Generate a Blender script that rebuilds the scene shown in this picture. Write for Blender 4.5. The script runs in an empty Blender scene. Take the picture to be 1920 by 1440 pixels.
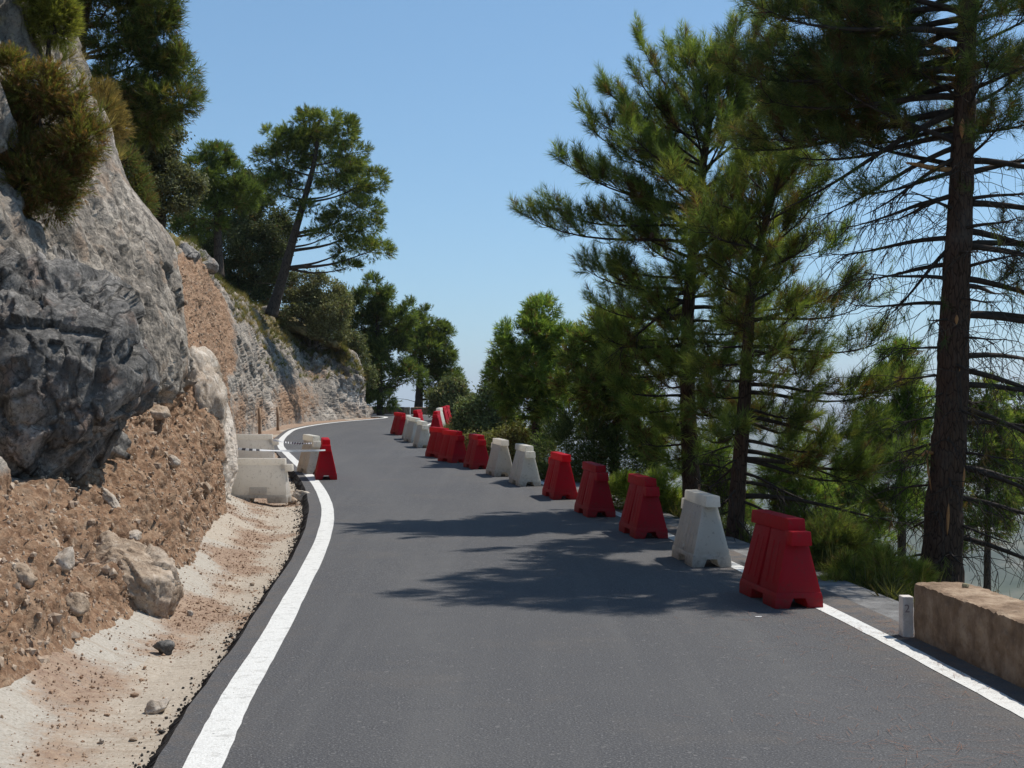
import bpy, bmesh, math
import numpy as np
from mathutils import Vector, Matrix

# ------------------------------------------------------------------ camera, sky, sun
sc = bpy.context.scene
COL = sc.collection
EYE = 1.75
F = 2500.0
PITCH = math.radians(0.825)
cam_d = bpy.data.cameras.new('camera')
cam_d.sensor_fit = 'HORIZONTAL'; cam_d.sensor_width = 36.0
cam_d.lens = F / 1920 * 36.0
cam_d.clip_start = 0.05; cam_d.clip_end = 60000
cam = bpy.data.objects.new('camera', cam_d); COL.objects.link(cam)
cam.location = (0, 0, EYE); cam.rotation_euler = (math.pi / 2 + PITCH, 0, 0)
sc.camera = cam

SUN_EL = math.radians(59.0)
SUN_AZ = math.radians(58.0)            # clockwise from +Y
w = bpy.data.worlds.new('World'); sc.world = w; w.use_nodes = True
nt = w.node_tree
for n_ in list(nt.nodes): nt.nodes.remove(n_)
sky = nt.nodes.new('ShaderNodeTexSky'); sky.sky_type = 'NISHITA'; sky.sun_disc = False
sky.sun_elevation = SUN_EL; sky.sun_rotation = SUN_AZ
sky.altitude = 3000; sky.air_density = 1.3; sky.dust_density = 2.0; sky.ozone_density = 4.0
bg = nt.nodes.new('ShaderNodeBackground'); bg.inputs[1].default_value = 0.14
wo = nt.nodes.new('ShaderNodeOutputWorld')
gm = nt.nodes.new('ShaderNodeGamma'); gm.inputs[1].default_value = 0.72
tn = nt.nodes.new('ShaderNodeMix'); tn.data_type = 'RGBA'; tn.blend_type = 'MULTIPLY'; tn.inputs[0].default_value = 1.0
tn.inputs[7].default_value = (.835, 1.13, 1.28, 1)
nt.links.new(sky.outputs[0], gm.inputs[0]); nt.links.new(gm.outputs[0], tn.inputs[6]); nt.links.new(tn.outputs[2], bg.inputs[0]); nt.links.new(bg.outputs[0], wo.inputs[0])
sun_d = bpy.data.lights.new('sun', 'SUN'); sun_d.energy = 4.4; sun_d.angle = math.radians(0.53)
sun_d.color = (1.0, 0.955, 0.88)
sun = bpy.data.objects.new('sun', sun_d); COL.objects.link(sun)
SUNV = Vector((math.sin(SUN_AZ) * math.cos(SUN_EL), math.cos(SUN_AZ) * math.cos(SUN_EL), math.sin(SUN_EL)))
sun.rotation_euler = (-SUNV).to_track_quat('-Z', 'Y').to_euler()
sun.location = (20, 5, 40)
sc.view_settings.view_transform = 'Standard'; sc.view_settings.look = 'None'
sc.view_settings.exposure = 0.25; sc.view_settings.gamma = 1.0
sc.view_settings.use_curve_mapping = False
sc.cycles.max_bounces = 6; sc.cycles.transparent_max_bounces = 8
sc.cycles.volume_bounces = 0

# ------------------------------------------------------------------ helpers
def tag(o, label=None, cat=None, group=None, kind=None):
    if label: o['label'] = label
    if cat: o['category'] = cat
    if group: o['group'] = group
    if kind: o['kind'] = kind
    return o

def empty(name, loc, label=None, cat=None, group=None, rz=0.0):
    o = bpy.data.objects.new(name, None); COL.objects.link(o)
    o.empty_display_size = 0.2
    o.location = loc; o.rotation_euler = (0, 0, rz)
    return tag(o, label, cat, group)

def mk(name, V, Fc, mat, parent=None, smooth=False, col=None, attrs=None, origin=None):
    V = np.asarray(V, np.float32); Fc = np.asarray(Fc, np.int32)
    if origin is not None: V = V - np.asarray(origin, np.float32)
    me = bpy.data.meshes.new(name)
    m, k = Fc.shape
    me.vertices.add(len(V)); me.vertices.foreach_set('co', V.ravel())
    me.loops.add(m * k); me.loops.foreach_set('vertex_index', Fc.ravel())
    me.polygons.add(m); me.polygons.foreach_set('loop_start', np.arange(0, m * k, k, dtype=np.int32))
    me.polygons.foreach_set('use_smooth', np.full(m, smooth, dtype=bool))
    me.update(calc_edges=True)
    if col is not None:
        a = me.color_attributes.new('tint', 'FLOAT_COLOR', 'POINT')
        c4 = np.ones((len(V), 4), np.float32); c4[:, :3] = col
        a.data.foreach_set('color', c4.ravel())
    for k_, v_ in (attrs or {}).items():
        a = me.attributes.new(k_, 'FLOAT', 'POINT'); a.data.foreach_set('value', np.asarray(v_, np.float32))
    if mat: me.materials.append(mat)
    o = bpy.data.objects.new(name, me); COL.objects.link(o)
    if parent is not None: o.parent = parent
    elif origin is not None: o.location = origin
    return o

def P(px, py, D):
    """pixel of the 1920x1440 photograph at depth Y=D -> world point"""
    u = (px - 960) / F; v = (720 - py) / F
    dy = math.cos(PITCH) - v * math.sin(PITCH); dz = math.sin(PITCH) + v * math.cos(PITCH)
    return np.array([u / dy * D, D, EYE + dz / dy * D])

def nrm(a): return a / (np.linalg.norm(a, axis=-1, keepdims=True) + 1e-9)

_rs = np.random.RandomState(7)
_PERM = _rs.permutation(512).astype(np.int64); _PERM = np.concatenate([_PERM, _PERM, _PERM])
_GR = nrm(_rs.normal(size=(512, 3)))
def pnoise(p):
    p = np.asarray(p, float); i = np.floor(p).astype(np.int64); f = p - i
    u = f * f * f * (f * (f * 6 - 15) + 10)
    i = i & 511
    out = np.zeros(len(p))
    for dx in (0, 1):
        for dy in (0, 1):
            for dz in (0, 1):
                h = _PERM[_PERM[_PERM[(i[:, 0] + dx) & 511] + ((i[:, 1] + dy) & 511)] + ((i[:, 2] + dz) & 511)] & 511
                g = _GR[h]
                d = f - np.array([dx, dy, dz])
                wt = (u[:, 0] if dx else 1 - u[:, 0]) * (u[:, 1] if dy else 1 - u[:, 1]) * (u[:, 2] if dz else 1 - u[:, 2])
                out += wt * (g * d).sum(1)
    return out * 1.6
def fbm(p, o=4, g=0.5, l=2.03):
    a = 1.0; s = 0; q = np.asarray(p, float)
    for _ in range(o):
        s = s + a * pnoise(q); a *= g; q = q * l + 17.3
    return s
def ridged(p, o=4, g=0.5, l=2.03):
    a = 1.0; s = 0; q = np.asarray(p, float)
    for _ in range(o):
        s = s + a * (1 - 2 * np.abs(pnoise(q))); a *= g; q = q * l + 11.1
    return s
def worley(p):
    """nearest-cell distance, second distance and a random value of the nearest cell"""
    p = np.asarray(p, float); i0 = np.floor(p).astype(np.int64)
    d1 = np.full(len(p), 9e9); d2 = np.full(len(p), 9e9); val = np.zeros(len(p))
    for dx in (-1, 0, 1):
        for dy in (-1, 0, 1):
            for dz in (-1, 0, 1):
                c = (i0 + np.array([dx, dy, dz]))
                h = _PERM[_PERM[_PERM[c[:, 0] & 511] + (c[:, 1] & 511)] + (c[:, 2] & 511)] & 511
                fp = c + 0.5 + _GR[h] * 0.45
                d = ((p - fp) ** 2).sum(1)
                m = d < d1
                d2 = np.where(m, d1, np.minimum(d2, d)); val = np.where(m, h / 511.0, val); d1 = np.where(m, d, d1)
    return np.sqrt(d1), np.sqrt(d2), val

def facets(p):
    """broken planar facets: every cell of a random lattice is one tilted plane"""
    p = np.asarray(p, float); i0 = np.floor(p).astype(np.int64)
    d1 = np.full(len(p), 9e9); hv = np.zeros(len(p), np.int64); df = np.zeros_like(p)
    for dx in (-1, 0, 1):
        for dy in (-1, 0, 1):
            for dz in (-1, 0, 1):
                c = (i0 + np.array([dx, dy, dz]))
                h = _PERM[_PERM[_PERM[c[:, 0] & 511] + (c[:, 1] & 511)] + (c[:, 2] & 511)] & 511
                e = p - (c + 0.5 + _GR[h] * 0.45); d = (e ** 2).sum(1); m = d < d1
                d1 = np.where(m, d, d1); hv = np.where(m, h, hv); df[m] = e[m]
    return (df * _GR[(hv * 7 + 3) & 511]).sum(1) + .35 * (hv / 511.0 - .5)

def catmull(pts, n_per):
    pts = np.asarray(pts, float); out = []
    for i in range(len(pts) - 1):
        p1, p2 = pts[i], pts[i + 1]
        p0 = pts[i - 1] if i else 2 * p1 - p2
        p3 = pts[i + 2] if i + 2 < len(pts) else 2 * p2 - p1
        d01 = max(np.linalg.norm(p1 - p0), 1e-6) ; d12 = max(np.linalg.norm(p2 - p1), 1e-6); d23 = max(np.linalg.norm(p3 - p2), 1e-6)
        m1 = ((p1 - p0) / d01 * d12 + (p2 - p1) * d01 / d12 * 1.0) * (d12 / (d01 + d12)) * 1.0
        m1 = d12 * ((p1 - p0) / d01 * d12 + (p2 - p1) / d12 * d01) / (d01 + d12)
        m2 = d12 * ((p2 - p1) / d12 * d23 + (p3 - p2) / d23 * d12) / (d12 + d23)
        for t in np.linspace(0, 1, n_per, endpoint=False):
            t2, t3 = t * t, t * t * t
            out.append((2*t3-3*t2+1)*p1 + (t3-2*t2+t)*m1 + (-2*t3+3*t2)*p2 + (t3-t2)*m2)
    out.append(pts[-1])
    return np.array(out)

def grid_faces(nu, nv):
    a = np.arange(nu * nv).reshape(nu, nv)
    return np.stack([a[:-1, :-1], a[1:, :-1], a[1:, 1:], a[:-1, 1:]], -1).reshape(-1, 4)

class Acc:
    """collects shapes that become ONE mesh"""
    def __init__(s): s.V = []; s.Q = []; s.n = 0
    def add(s, V, Q):
        s.V.append(np.asarray(V, float)); s.Q.append(np.asarray(Q, np.int64) + s.n); s.n += len(V)
    def tube(s, pts, rad, sides=6, cap=True):
        pts = np.asarray(pts, float); rad = np.broadcast_to(np.asarray(rad, float), (len(pts),))
        t = np.gradient(pts, axis=0) if len(pts) > 2 else np.repeat((pts[1:] - pts[:-1]), 2, 0)
        t = nrm(t)
        ref = np.array([0.31, 0.92, 0.13]) if abs(t[:, 2]).mean() > 0.6 else np.array([0.05, 0.02, 1.0])
        a = nrm(np.cross(t, ref)); b = np.cross(t, a)
        th = np.arange(sides) / sides * 2 * np.pi
        V = pts[:, None] + rad[:, None, None] * (np.cos(th)[None, :, None] * a[:, None] + np.sin(th)[None, :, None] * b[:, None])
        k = len(pts)
        idx = np.arange(k * sides).reshape(k, sides); nx = np.roll(idx, -1, 1)
        Q = np.stack([idx[:-1], nx[:-1], nx[1:], idx[1:]], -1).reshape(-1, 4)
        V = V.reshape(-1, 3)
        if cap and sides >= 4:
            V = np.vstack([V, pts[:1], pts[-1:]])
            c0, c1 = k * sides, k * sides + 1
            e = idx[-1]; en = np.roll(e, -1); b0 = idx[0]; bn = np.roll(b0, -1)
            Q = np.vstack([Q, np.stack([e, en, np.full(sides, c1), np.full(sides, c1)], -1)[:0], ])
            # fan caps as quads that share the centre
            for i in range(0, sides - 1, 2):
                Q = np.vstack([Q, [[e[i], e[(i+1) % sides], e[(i+2) % sides], c1]], [[b0[(i+2) % sides], b0[(i+1) % sides], b0[i], c0]]])
        s.add(V, Q)
    def build(s, name, mat, parent=None, smooth=True, origin=None, attrs=None):
        return mk(name, np.vstack(s.V), np.vstack(s.Q), mat, parent, smooth, origin=origin, attrs=attrs)

# ------------------------------------------------------------------ materials
class NT:
    def __init__(s, name):
        s.m = bpy.data.materials.new(name); s.m.use_nodes = True
        s.t = s.m.node_tree; s.b = s.t.nodes['Principled BSDF']; s.out = s.t.nodes['Material Output']
        s.geo = None
    def n(s, ty, **k):
        nd = s.t.nodes.new(ty)
        for a, v in k.items(): setattr(nd, a, v)
        return nd
    def l(s, a, b): s.t.links.new(a, b)
    def coord(s, scale=(1, 1, 1), obj=True, rot=(0, 0, 0)):
        tc = s.n('ShaderNodeTexCoord'); mp = s.n('ShaderNodeMapping')
        mp.inputs['Scale'].default_value = scale; mp.inputs['Rotation'].default_value = rot
        s.l(tc.outputs['Object' if obj else 'Generated'], mp.inputs[0]); return mp.outputs[0]
    def noise(s, co, scale, detail=4, rough=0.55, dist=0.0):
        nd = s.n('ShaderNodeTexNoise'); s.l(co, nd.inputs['Vector'])
        nd.inputs['Scale'].default_value = scale; nd.inputs['Detail'].default_value = detail
        nd.inputs['Roughness'].default_value = rough; nd.inputs['Distortion'].default_value = dist
        return nd.outputs[0]
    def vor(s, co, scale, feature='F1', out=0):
        nd = s.n('ShaderNodeTexVoronoi', feature=feature); s.l(co, nd.inputs['Vector'])
        nd.inputs['Scale'].default_value = scale; return nd.outputs[out]
    def ramp(s, fac, stops):
        nd = s.n('ShaderNodeValToRGB'); cr = nd.color_ramp
        while len(cr.elements) < len(stops): cr.elements.new(0.5)
        for e, (p, c) in zip(cr.elements, stops):
            e.position = p; e.color = (c[0], c[1], c[2], 1) if not np.isscalar(c) else (c, c, c, 1)
        s.l(fac, nd.inputs[0]); return nd.outputs[0]
    def mix(s, fac, a, b, blend='MIX'):
        nd = s.n('ShaderNodeMix', data_type='RGBA', blend_type=blend)
        for sock, v in ((0, fac), (6, a), (7, b)):
            if isinstance(v, (int, float)): nd.inputs[sock].default_value = v
            elif isinstance(v, tuple): nd.inputs[sock].default_value = (v[0], v[1], v[2], 1)
            else: s.l(v, nd.inputs[sock])
        return nd.outputs[2]
    def math(s, op, a, b=0.0, clamp=False):
        nd = s.n('ShaderNodeMath', operation=op, use_clamp=clamp)
        for i, v in ((0, a), (1, b)):
            if isinstance(v, (int, float)): nd.inputs[i].default_value = v
            else: s.l(v, nd.inputs[i])
        return nd.outputs[0]
    def attr(s, name, fac=True):
        nd = s.n('ShaderNodeAttribute', attribute_name=name); return nd.outputs['Fac' if fac else 'Color']
    def bump(s, h, strength, dist, prev=None):
        nd = s.n('ShaderNodeBump'); nd.inputs['Strength'].default_value = strength; nd.inputs['Distance'].default_value = dist
        s.l(h, nd.inputs['Height'])
        if prev is not None: s.l(prev, nd.inputs['Normal'])
        return nd.outputs[0]
    def fin(s, color, rough=0.9, normal=None, spec=0.3):
        if isinstance(color, tuple): s.b.inputs['Base Color'].default_value = (*color, 1)
        else: s.l(color, s.b.inputs['Base Color'])
        if isinstance(rough, (int, float)): s.b.inputs['Roughness'].default_value = rough
        else: s.l(rough, s.b.inputs['Roughness'])
        s.b.inputs['Specular IOR Level'].default_value = spec
        if normal is not None: s.l(normal, s.b.inputs['Normal'])
        return s.m

def m_asphalt():
    t = NT('asphalt'); c = t.coord()
    fine = t.noise(c, 75, 2, 0.8); agg = t.vor(c, 80); big = t.noise(c, 0.35, 4, 0.6); mid = t.noise(c, 5, 6, 0.75)
    streak = t.noise(t.coord((3.0, 0.12, 1), rot=(0, 0, .06)), 1.0, 4, 0.6); chip = t.vor(c, 55, 'F1', 1)
    col = t.ramp(fine, [(0.30, (0.020, 0.020, 0.022)), (0.48, (0.055, 0.054, 0.057)), (0.60, (0.082, 0.080, 0.082)), (0.72, (0.27, 0.26, 0.25))])
    col = t.mix(t.ramp(chip, [(0.88, 0.0), (0.93, 0.55)]), col, (0.20, 0.19, 0.18))
    col = t.mix(t.ramp(big, [(0.35, 0.0), (0.7, 0.45)]), col, (0.088, 0.085, 0.083))
    col = t.mix(t.ramp(mid, [(0.52, 0.0), (0.75, 0.35)]), col, (0.045, 0.044, 0.046))
    col = t.mix(t.ramp(streak, [(0.5, 0.0), (0.72, 0.40)]), col, (0.104, 0.100, 0.096))
    col = t.mix(t.ramp(t.noise(c, 0.8, 6, 0.7), [(0.55, 0.0), (0.72, 0.35)]), col, (0.115, 0.098, 0.082))
    ac = t.attr('across'); tk_ = t.ramp(ac, [(0.0, 0.0), (0.17, 0.1), (0.27, 1.0), (0.38, 0.15), (0.62, 0.15), (0.73, 1.0), (0.84, 0.1)])
    col = t.mix(t.math('MULTIPLY', tk_, t.ramp(mid, [(0.40, 0.10), (0.62, 0.42)])), col, (0.108, 0.104, 0.100))
    ed_ = t.ramp(ac, [(0.0, 0.35), (0.05, 0.1), (0.14, 0.0), (0.80, 0.0), (0.93, 0.45), (1.0, 1.0)])
    col = t.mix(t.math('MULTIPLY', ed_, t.ramp(mid, [(0.42, 0.0), (0.60, 0.8)])), col, (0.150, 0.112, 0.082))
    b = t.bump(agg, 0.5, 0.006); b = t.bump(fine, 0.5, 0.004, b)
    return t.fin(col, 0.82, b, 0.35)

def m_paint():
    t = NT('road_paint'); c = t.coord()
    f = t.noise(c, 60, 4, 0.7); w_ = t.noise(c, 9, 5, 0.7); ag = t.vor(c, 95)
    col = t.ramp(f, [(0.3, (0.50, 0.49, 0.46)), (0.6, (0.66, 0.65, 0.62))])
    col = t.mix(t.ramp(w_, [(0.53, 0.0), (0.68, 0.55)]), col, (0.30, 0.285, 0.26))
    col = t.mix(t.ramp(t.noise(c, 34, 5, 0.8), [(0.60, 0.0), (0.66, 0.8)]), col, (0.10, 0.098, 0.095))
    return t.fin(col, 0.7, t.bump(ag, 0.4, 0.005), 0.3)

def m_ditch():
    t = NT('dusty_concrete'); c = t.coord()
    f = t.noise(c, 45, 5, 0.7); big = t.noise(c, 0.9, 5, 0.62); mid = t.noise(c, 4.5, 6, 0.65)
    rake = t.noise(t.coord((1.2, 16, 1), rot=(0, 0, 0.2)), 1.0, 4, 0.6)
    spk = t.vor(c, 22)
    col = t.ramp(f, [(0.3, (0.28, 0.235, 0.185)), (0.55, (0.40, 0.345, 0.28)), (0.75, (0.48, 0.425, 0.355))])
    d = t.attr('dirt'); ap = t.attr('apron')
    am = t.ramp(t.math('ADD', ap, t.math('MULTIPLY', t.math('SUBTRACT', mid, 0.5), 0.7)), [(0.46, 0.0), (0.54, 1.0)])
    col = t.mix(am, col, t.ramp(f, [(0.3, (0.27, 0.24, 0.20)), (0.5, (0.37, 0.335, 0.285)), (0.7, (0.45, 0.41, 0.355))]))
    fm = t.noise(c, 14, 8, 0.8)
    mask = t.ramp(t.math('ADD', t.math('MULTIPLY', d, 0.55), t.math('SUBTRACT', t.math('ADD', t.math('MULTIPLY', mid, 0.6), t.math('MULTIPLY', fm, 0.7)), 0.65)), [(0.30, 0.0), (0.55, 0.9)])
    col = t.mix(mask, col, t.mix(t.ramp(fm, [(0.4, 0.0), (0.6, 1.0)]), (0.19, 0.115, 0.078), (0.33, 0.235, 0.165)))
    col = t.mix(t.ramp(rake, [(0.53, 0.0), (0.66, 0.42)]), col, (0.27, 0.21, 0.155))
    col = t.mix(t.ramp(spk, [(0.03, 0.8), (0.14, 0.0)]), col, (0.12, 0.075, 0.05))
    b = t.bump(rake, 0.35, 0.02); b = t.bump(f, 0.6, 0.012, b); b = t.bump(mid, 0.5, 0.03, b)
    return t.fin(col, 0.95, b, 0.15)

def m_rock(name, base, light, dark, stain=(0.42, 0.25, 0.14), stain_amt=0.35, streak=0.55, cliff=False, bs=1.0, dirt_base=0.0, crk=1.0):
    t = NT(name); c = t.coord()
    cz = t.coord((1.0, 1.0, 0.28), rot=(0.0, 0.25, 0))
    wn = t.n('ShaderNodeTexNoise'); t.l(c, wn.inputs['Vector']); wn.inputs['Scale'].default_value = 1.7; wn.inputs['Detail'].default_value = 5
    wv = t.n('ShaderNodeVectorMath', operation='MULTIPLY_ADD'); t.l(wn.outputs['Color'], wv.inputs[0]); wv.inputs[1].default_value = (.55, .55, .55)
    t.l(t.coord((1.0, 1.0, 0.42), rot=(0.12, 0.38, 0)), wv.inputs[2]); wc = wv.outputs[0]
    n1 = t.noise(c, 0.9, 6, 0.62); n2 = t.noise(c, 6, 12, 0.80); n3 = t.noise(c, 30, 6, 0.75)
    st = t.noise(t.coord((4.2, 4.2, 0.55), rot=(0.05, 0.22, 0)), 1.0, 10, 0.74); cr = t.vor(wc, 1.5, 'DISTANCE_TO_EDGE'); cr2 = t.vor(wc, 4.2, 'DISTANCE_TO_EDGE')
    col = t.ramp(n1, [(0.36, tuple(.55 * a + .45 * b for a, b in zip(dark, base))), (0.5, base), (0.64, light)])
    col = t.mix(t.ramp(n2, [(0.42, 0.85), (0.50, 0.0)]), col, tuple(.6 * a + .4 * b for a, b in zip(dark, base)))
    col = t.mix(t.ramp(n2, [(0.52, 0.0), (0.62, 0.8)]), col, light)
    col = t.mix(t.ramp(t.noise(c, 2.1, 6, 0.6), [(0.54, 0.0), (0.66, stain_amt)]), col, stain)
    col = t.mix(t.ramp(st, [(0.53, 0.0), (0.60, streak)]), col, tuple(x * 0.55 for x in dark))
    col = t.mix(t.ramp(n3, [(0.38, 0.65), (0.47, 0.0)]), col, tuple(x * 0.5 for x in dark))
    brk = t.ramp(t.noise(c, 1.1, 3, 0.5), [(0.45, 0.0), (0.56, 1.0)])
    col = t.mix(t.math('MULTIPLY', t.ramp(cr, [(0.008, 0.9), (0.035, 0.0)]), crk), col, tuple(x * 0.3 for x in dark))
    col = t.mix(t.math('MULTIPLY', t.ramp(cr2, [(0.006, 0.8 * crk), (0.035, 0.0)]), brk), col, tuple(x * 0.35 for x in dark))
    b = t.bump(t.ramp(cr, [(0.0, 0.0), (0.05, 1.0)]), 0.8 * bs * crk, 0.04); b = t.bump(t.ramp(cr2, [(0.0, 0.0), (0.06, 1.0)]), 0.4 * bs * crk, 0.02, b)
    b = t.bump(n2, 0.55 * bs, 0.03, b); b = t.bump(n3, 0.7 * bs, 0.015, b)
    if dirt_base:
        ob = t.n('ShaderNodeTexCoord'); sx = t.n('ShaderNodeSeparateXYZ'); t.l(ob.outputs['Object'], sx.inputs[0])
        hgt = t.math('ADD', sx.outputs[2], t.math('MULTIPLY', t.math('SUBTRACT', n2, 0.5), 0.5))
        col = t.mix(t.ramp(hgt, [(0.0, 0.8), (dirt_base, 0.0)]), col, (0.30, 0.18, 0.11))
    if cliff:
        dirt = t.attr('dirt'); pale = t.attr('pale')
        pc = t.ramp(n2, [(0.3, (0.40, 0.31, 0.23)), (0.5, (0.60, 0.52, 0.44)), (0.7, (0.70, 0.64, 0.56))])
        col = t.mix(t.ramp(t.math('ADD', pale, t.math('MULTIPLY', t.math('SUBTRACT', n2, 0.5), 1.2)), [(0.42, 0.0), (0.58, 1.0)]), col, pc)
        d1 = t.noise(c, 11, 6, 0.7); d2 = t.noise(t.coord((1, 1, 0.35), rot=(0.0, 0.5, 0)), 6, 6, 0.7); peb = t.vor(c, 16)
        dc = t.ramp(d1, [(0.28, (0.115, 0.062, 0.036)), (0.46, (0.215, 0.125, 0.074)), (0.58, (0.315, 0.200, 0.124)), (0.70, (0.46, 0.352, 0.255))])
        dc = t.mix(t.ramp(d2, [(0.5, 0.0), (0.68, 0.55)]), dc, (0.33, 0.24, 0.165))
        dc = t.mix(t.ramp(peb, [(0.10, 0.65), (0.22, 0.0)]), dc, (0.40, 0.31, 0.235))
        dm = t.ramp(t.math('ADD', dirt, t.math('MULTIPLY', t.math('SUBTRACT', n2, 0.5), 1.1)), [(0.42, 0.0), (0.60, 1.0)])
        col = t.mix(dm, col, dc)
        veg = t.attr('grass')
        vm = t.ramp(t.math('ADD', veg, t.math('MULTIPLY', t.math('SUBTRACT', n2, 0.5), 1.3)), [(0.46, 0.0), (0.62, 1.0)])
        col = t.mix(vm, col, t.ramp(d1, [(0.3, (0.10, 0.085, 0.04)), (0.55, (0.22, 0.18, 0.085)), (0.7, (0.33, 0.25, 0.13))]))
        b = t.bump(peb, 0.4, 0.03, b); b = t.bump(d1, 0.6, 0.05, b)
    return t.fin(col, 0.93, b, 0.2)

def m_foliage(name, trans=0.28, rough=0.7):
    t = NT(name)
    col = t.attr('tint', False)
    t.l(col, t.b.inputs['Base Color']); t.b.inputs['Roughness'].default_value = rough
    t.b.inputs['Specular IOR Level'].default_value = 0.12
    tr = t.n('ShaderNodeBsdfTranslucent'); t.l(t.mix(1.0, col, (1.45, 1.5, 0.75), 'MULTIPLY'), tr.inputs[0])
    ms = t.n('ShaderNodeMixShader'); ms.inputs[0].default_value = trans
    t.l(t.b.outputs[0], ms.inputs[1]); t.l(tr.outputs[0], ms.inputs[2]); t.l(ms.outputs[0], t.out.inputs[0])
    return t.m

def m_bark(name, a, b_, sc_=1.0):
    t = NT(name); c = t.coord((1, 1, 0.22))
    v = t.vor(c, 26 * sc_, 'DISTANCE_TO_EDGE'); n1 = t.noise(c, 30 * sc_, 6, 0.7); n2 = t.noise(t.coord(), 2.2, 5, 0.6)
    col = t.mix(t.ramp(n1, [(0.3, 0.0), (0.7, 1.0)]), a, b_)
    col = t.mix(t.ramp(v, [(0.0, 0.85), (0.10, 0.0)]), col, tuple(x * 0.3 for x in a))
    col = t.mix(t.ramp(n2, [(0.55, 0.0), (0.75, 0.35)]), col, (0.16, 0.15, 0.135))
    bb = t.bump(v, 0.9, 0.03); bb = t.bump(n1, 0.6, 0.012, bb)
    return t.fin(col, 0.95, bb, 0.15)

def m_plastic(name, c1, c2, grime, sss=0.5):
    t = NT(name); c = t.coord()
    n1 = t.noise(c, 2.5, 5, 0.6); n2 = t.noise(c, 22, 6, 0.7); dr = t.noise(t.coord((9, 9, 0.8)), 1.5, 5, 0.65)
    col = t.mix(t.ramp(n1, [(0.35, 0.0), (0.7, 1.0)]), c1, c2)
    col = t.mix(t.ramp(n2, [(0.56, 0.0), (0.72, 0.6)]), col, grime)
    sc2 = t.noise(t.coord((3, 3, 22), rot=(.3, .5, 0)), 2.0, 5, .7); col = t.mix(t.ramp(sc2, [(0.62, 0.0), (0.72, 0.4)]), col, grime)
    col = t.mix(t.ramp(dr, [(0.58, 0.0), (0.8, 0.3)]), col, grime)
    sx = t.n('ShaderNodeSeparateXYZ'); tc = t.n('ShaderNodeTexCoord'); t.l(tc.outputs['Object'], sx.inputs[0])
    low = t.math('MULTIPLY', t.ramp(sx.outputs[2], [(0.0, 1.0), (0.22, 0.0)]), t.ramp(n2, [(0.35, 0.15), (0.65, 0.75)]))
    col = t.mix(low, col, grime)
    t.fin(col, t.ramp(n2, [(0.3, 0.45), (0.7, 0.65)]), t.bump(n2, 0.12, 0.004), 0.35)
    tr = t.n('ShaderNodeBsdfTranslucent'); t.l(col, tr.inputs[0]); ms = t.n('ShaderNodeMixShader'); ms.inputs[0].default_value = sss
    t.l(t.b.outputs[0], ms.inputs[1]); t.l(tr.outputs[0], ms.inputs[2]); t.l(ms.outputs[0], t.out.inputs[0])
    return t.m

def m_simple(name, a, b_, scale=20, rough=0.9, bump=0.4, bd=0.01, stretch=(1, 1, 1)):
    t = NT(name); c = t.coord(stretch); n1 = t.noise(c, scale, 6, 0.68)
    return t.fin(t.ramp(n1, [(0.32, a), (0.68, b_)]), rough, t.bump(n1, bump, bd), 0.25)

def m_wall(name, a, b_, dk):
    t = NT(name); c = t.coord(); n1 = t.noise(c, 4, 7, 0.66); n2 = t.noise(c, 26, 6, 0.7); pits = t.vor(c, 17)
    col = t.ramp(n1, [(0.3, dk), (0.5, a), (0.7, b_)])
    col = t.mix(t.ramp(n2, [(0.55, 0.0), (0.75, 0.5)]), col, b_)
    col = t.mix(t.ramp(n2, [(0.30, 0.5), (0.42, 0.0)]), col, tuple(x * 0.5 for x in dk))
    bb = t.bump(n1, 0.4, 0.03); bb = t.bump(n2, 0.7, 0.015, bb); bb = t.bump(pits, 0.3, 0.01, bb)
    return t.fin(col, 0.95, bb, 0.15)

M_ASPH = m_asphalt(); M_PAINT = m_paint(); M_DITCH = m_ditch()
M_CLIFF = m_rock('cliff_rock', (0.310, 0.270, 0.225), (0.50, 0.44, 0.37), (0.135, 0.120, 0.105), cliff=True, crk=.5, streak=.7)
M_DARKROCK = m_rock('dark_rock', (0.150, 0.141, 0.131), (0.38, 0.35, 0.315), (0.062, 0.059, 0.056), (0.46, 0.25, 0.15), 0.25, 0.45, bs=1.1, crk=.7)
M_TANROCK = m_rock('tan_rock', (0.38, 0.29, 0.21), (0.55, 0.46, 0.37), (0.20, 0.135, 0.09), (0.33, 0.20, 0.12), 0.5, 0.25, crk=0.22)
M_PALEROCK = m_rock('pale_rock', (0.52, 0.45, 0.375), (0.68, 0.62, 0.54), (0.34, 0.25, 0.175), (0.40, 0.25, 0.15), 0.45, 0.18, bs=1.2, crk=0.35)
M_GREYROCK = m_rock('grey_rock', (0.28, 0.255, 0.228), (0.42, 0.38, 0.335), (0.12, 0.113, 0.106))
M_FOL = m_foliage('foliage', 0.42); M_LEAF = m_foliage('leaves', 0.25, 0.75)
M_BARK = m_bark('pine_bark', (0.054, 0.033, 0.024), (0.105, 0.066, 0.047))
M_BARK2 = m_bark('far_bark', (0.055, 0.042, 0.034), (0.10, 0.078, 0.062), 0.6)
M_TWIG = m_simple('twig_bark', (0.026, 0.019, 0.015), (0.060, 0.046, 0.038), 14)
M_WOOD = m_simple('split_wood', (0.30, 0.13, 0.05), (0.50, 0.26, 0.11), 30, 0.8, 0.4, 0.01, (1, 1, 0.15))
M_RED = m_plastic('red_plastic', (0.64, 0.004, 0.022), (0.56, 0.006, 0.020), (0.26, 0.05, 0.045))
M_REDSHADE = m_plastic('shaded_red_plastic', (0.56, 0.009, 0.024), (0.48, 0.012, 0.026), (0.23, 0.06, 0.05))  # tree shade put into the colour: darker copy of the red plastic
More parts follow.
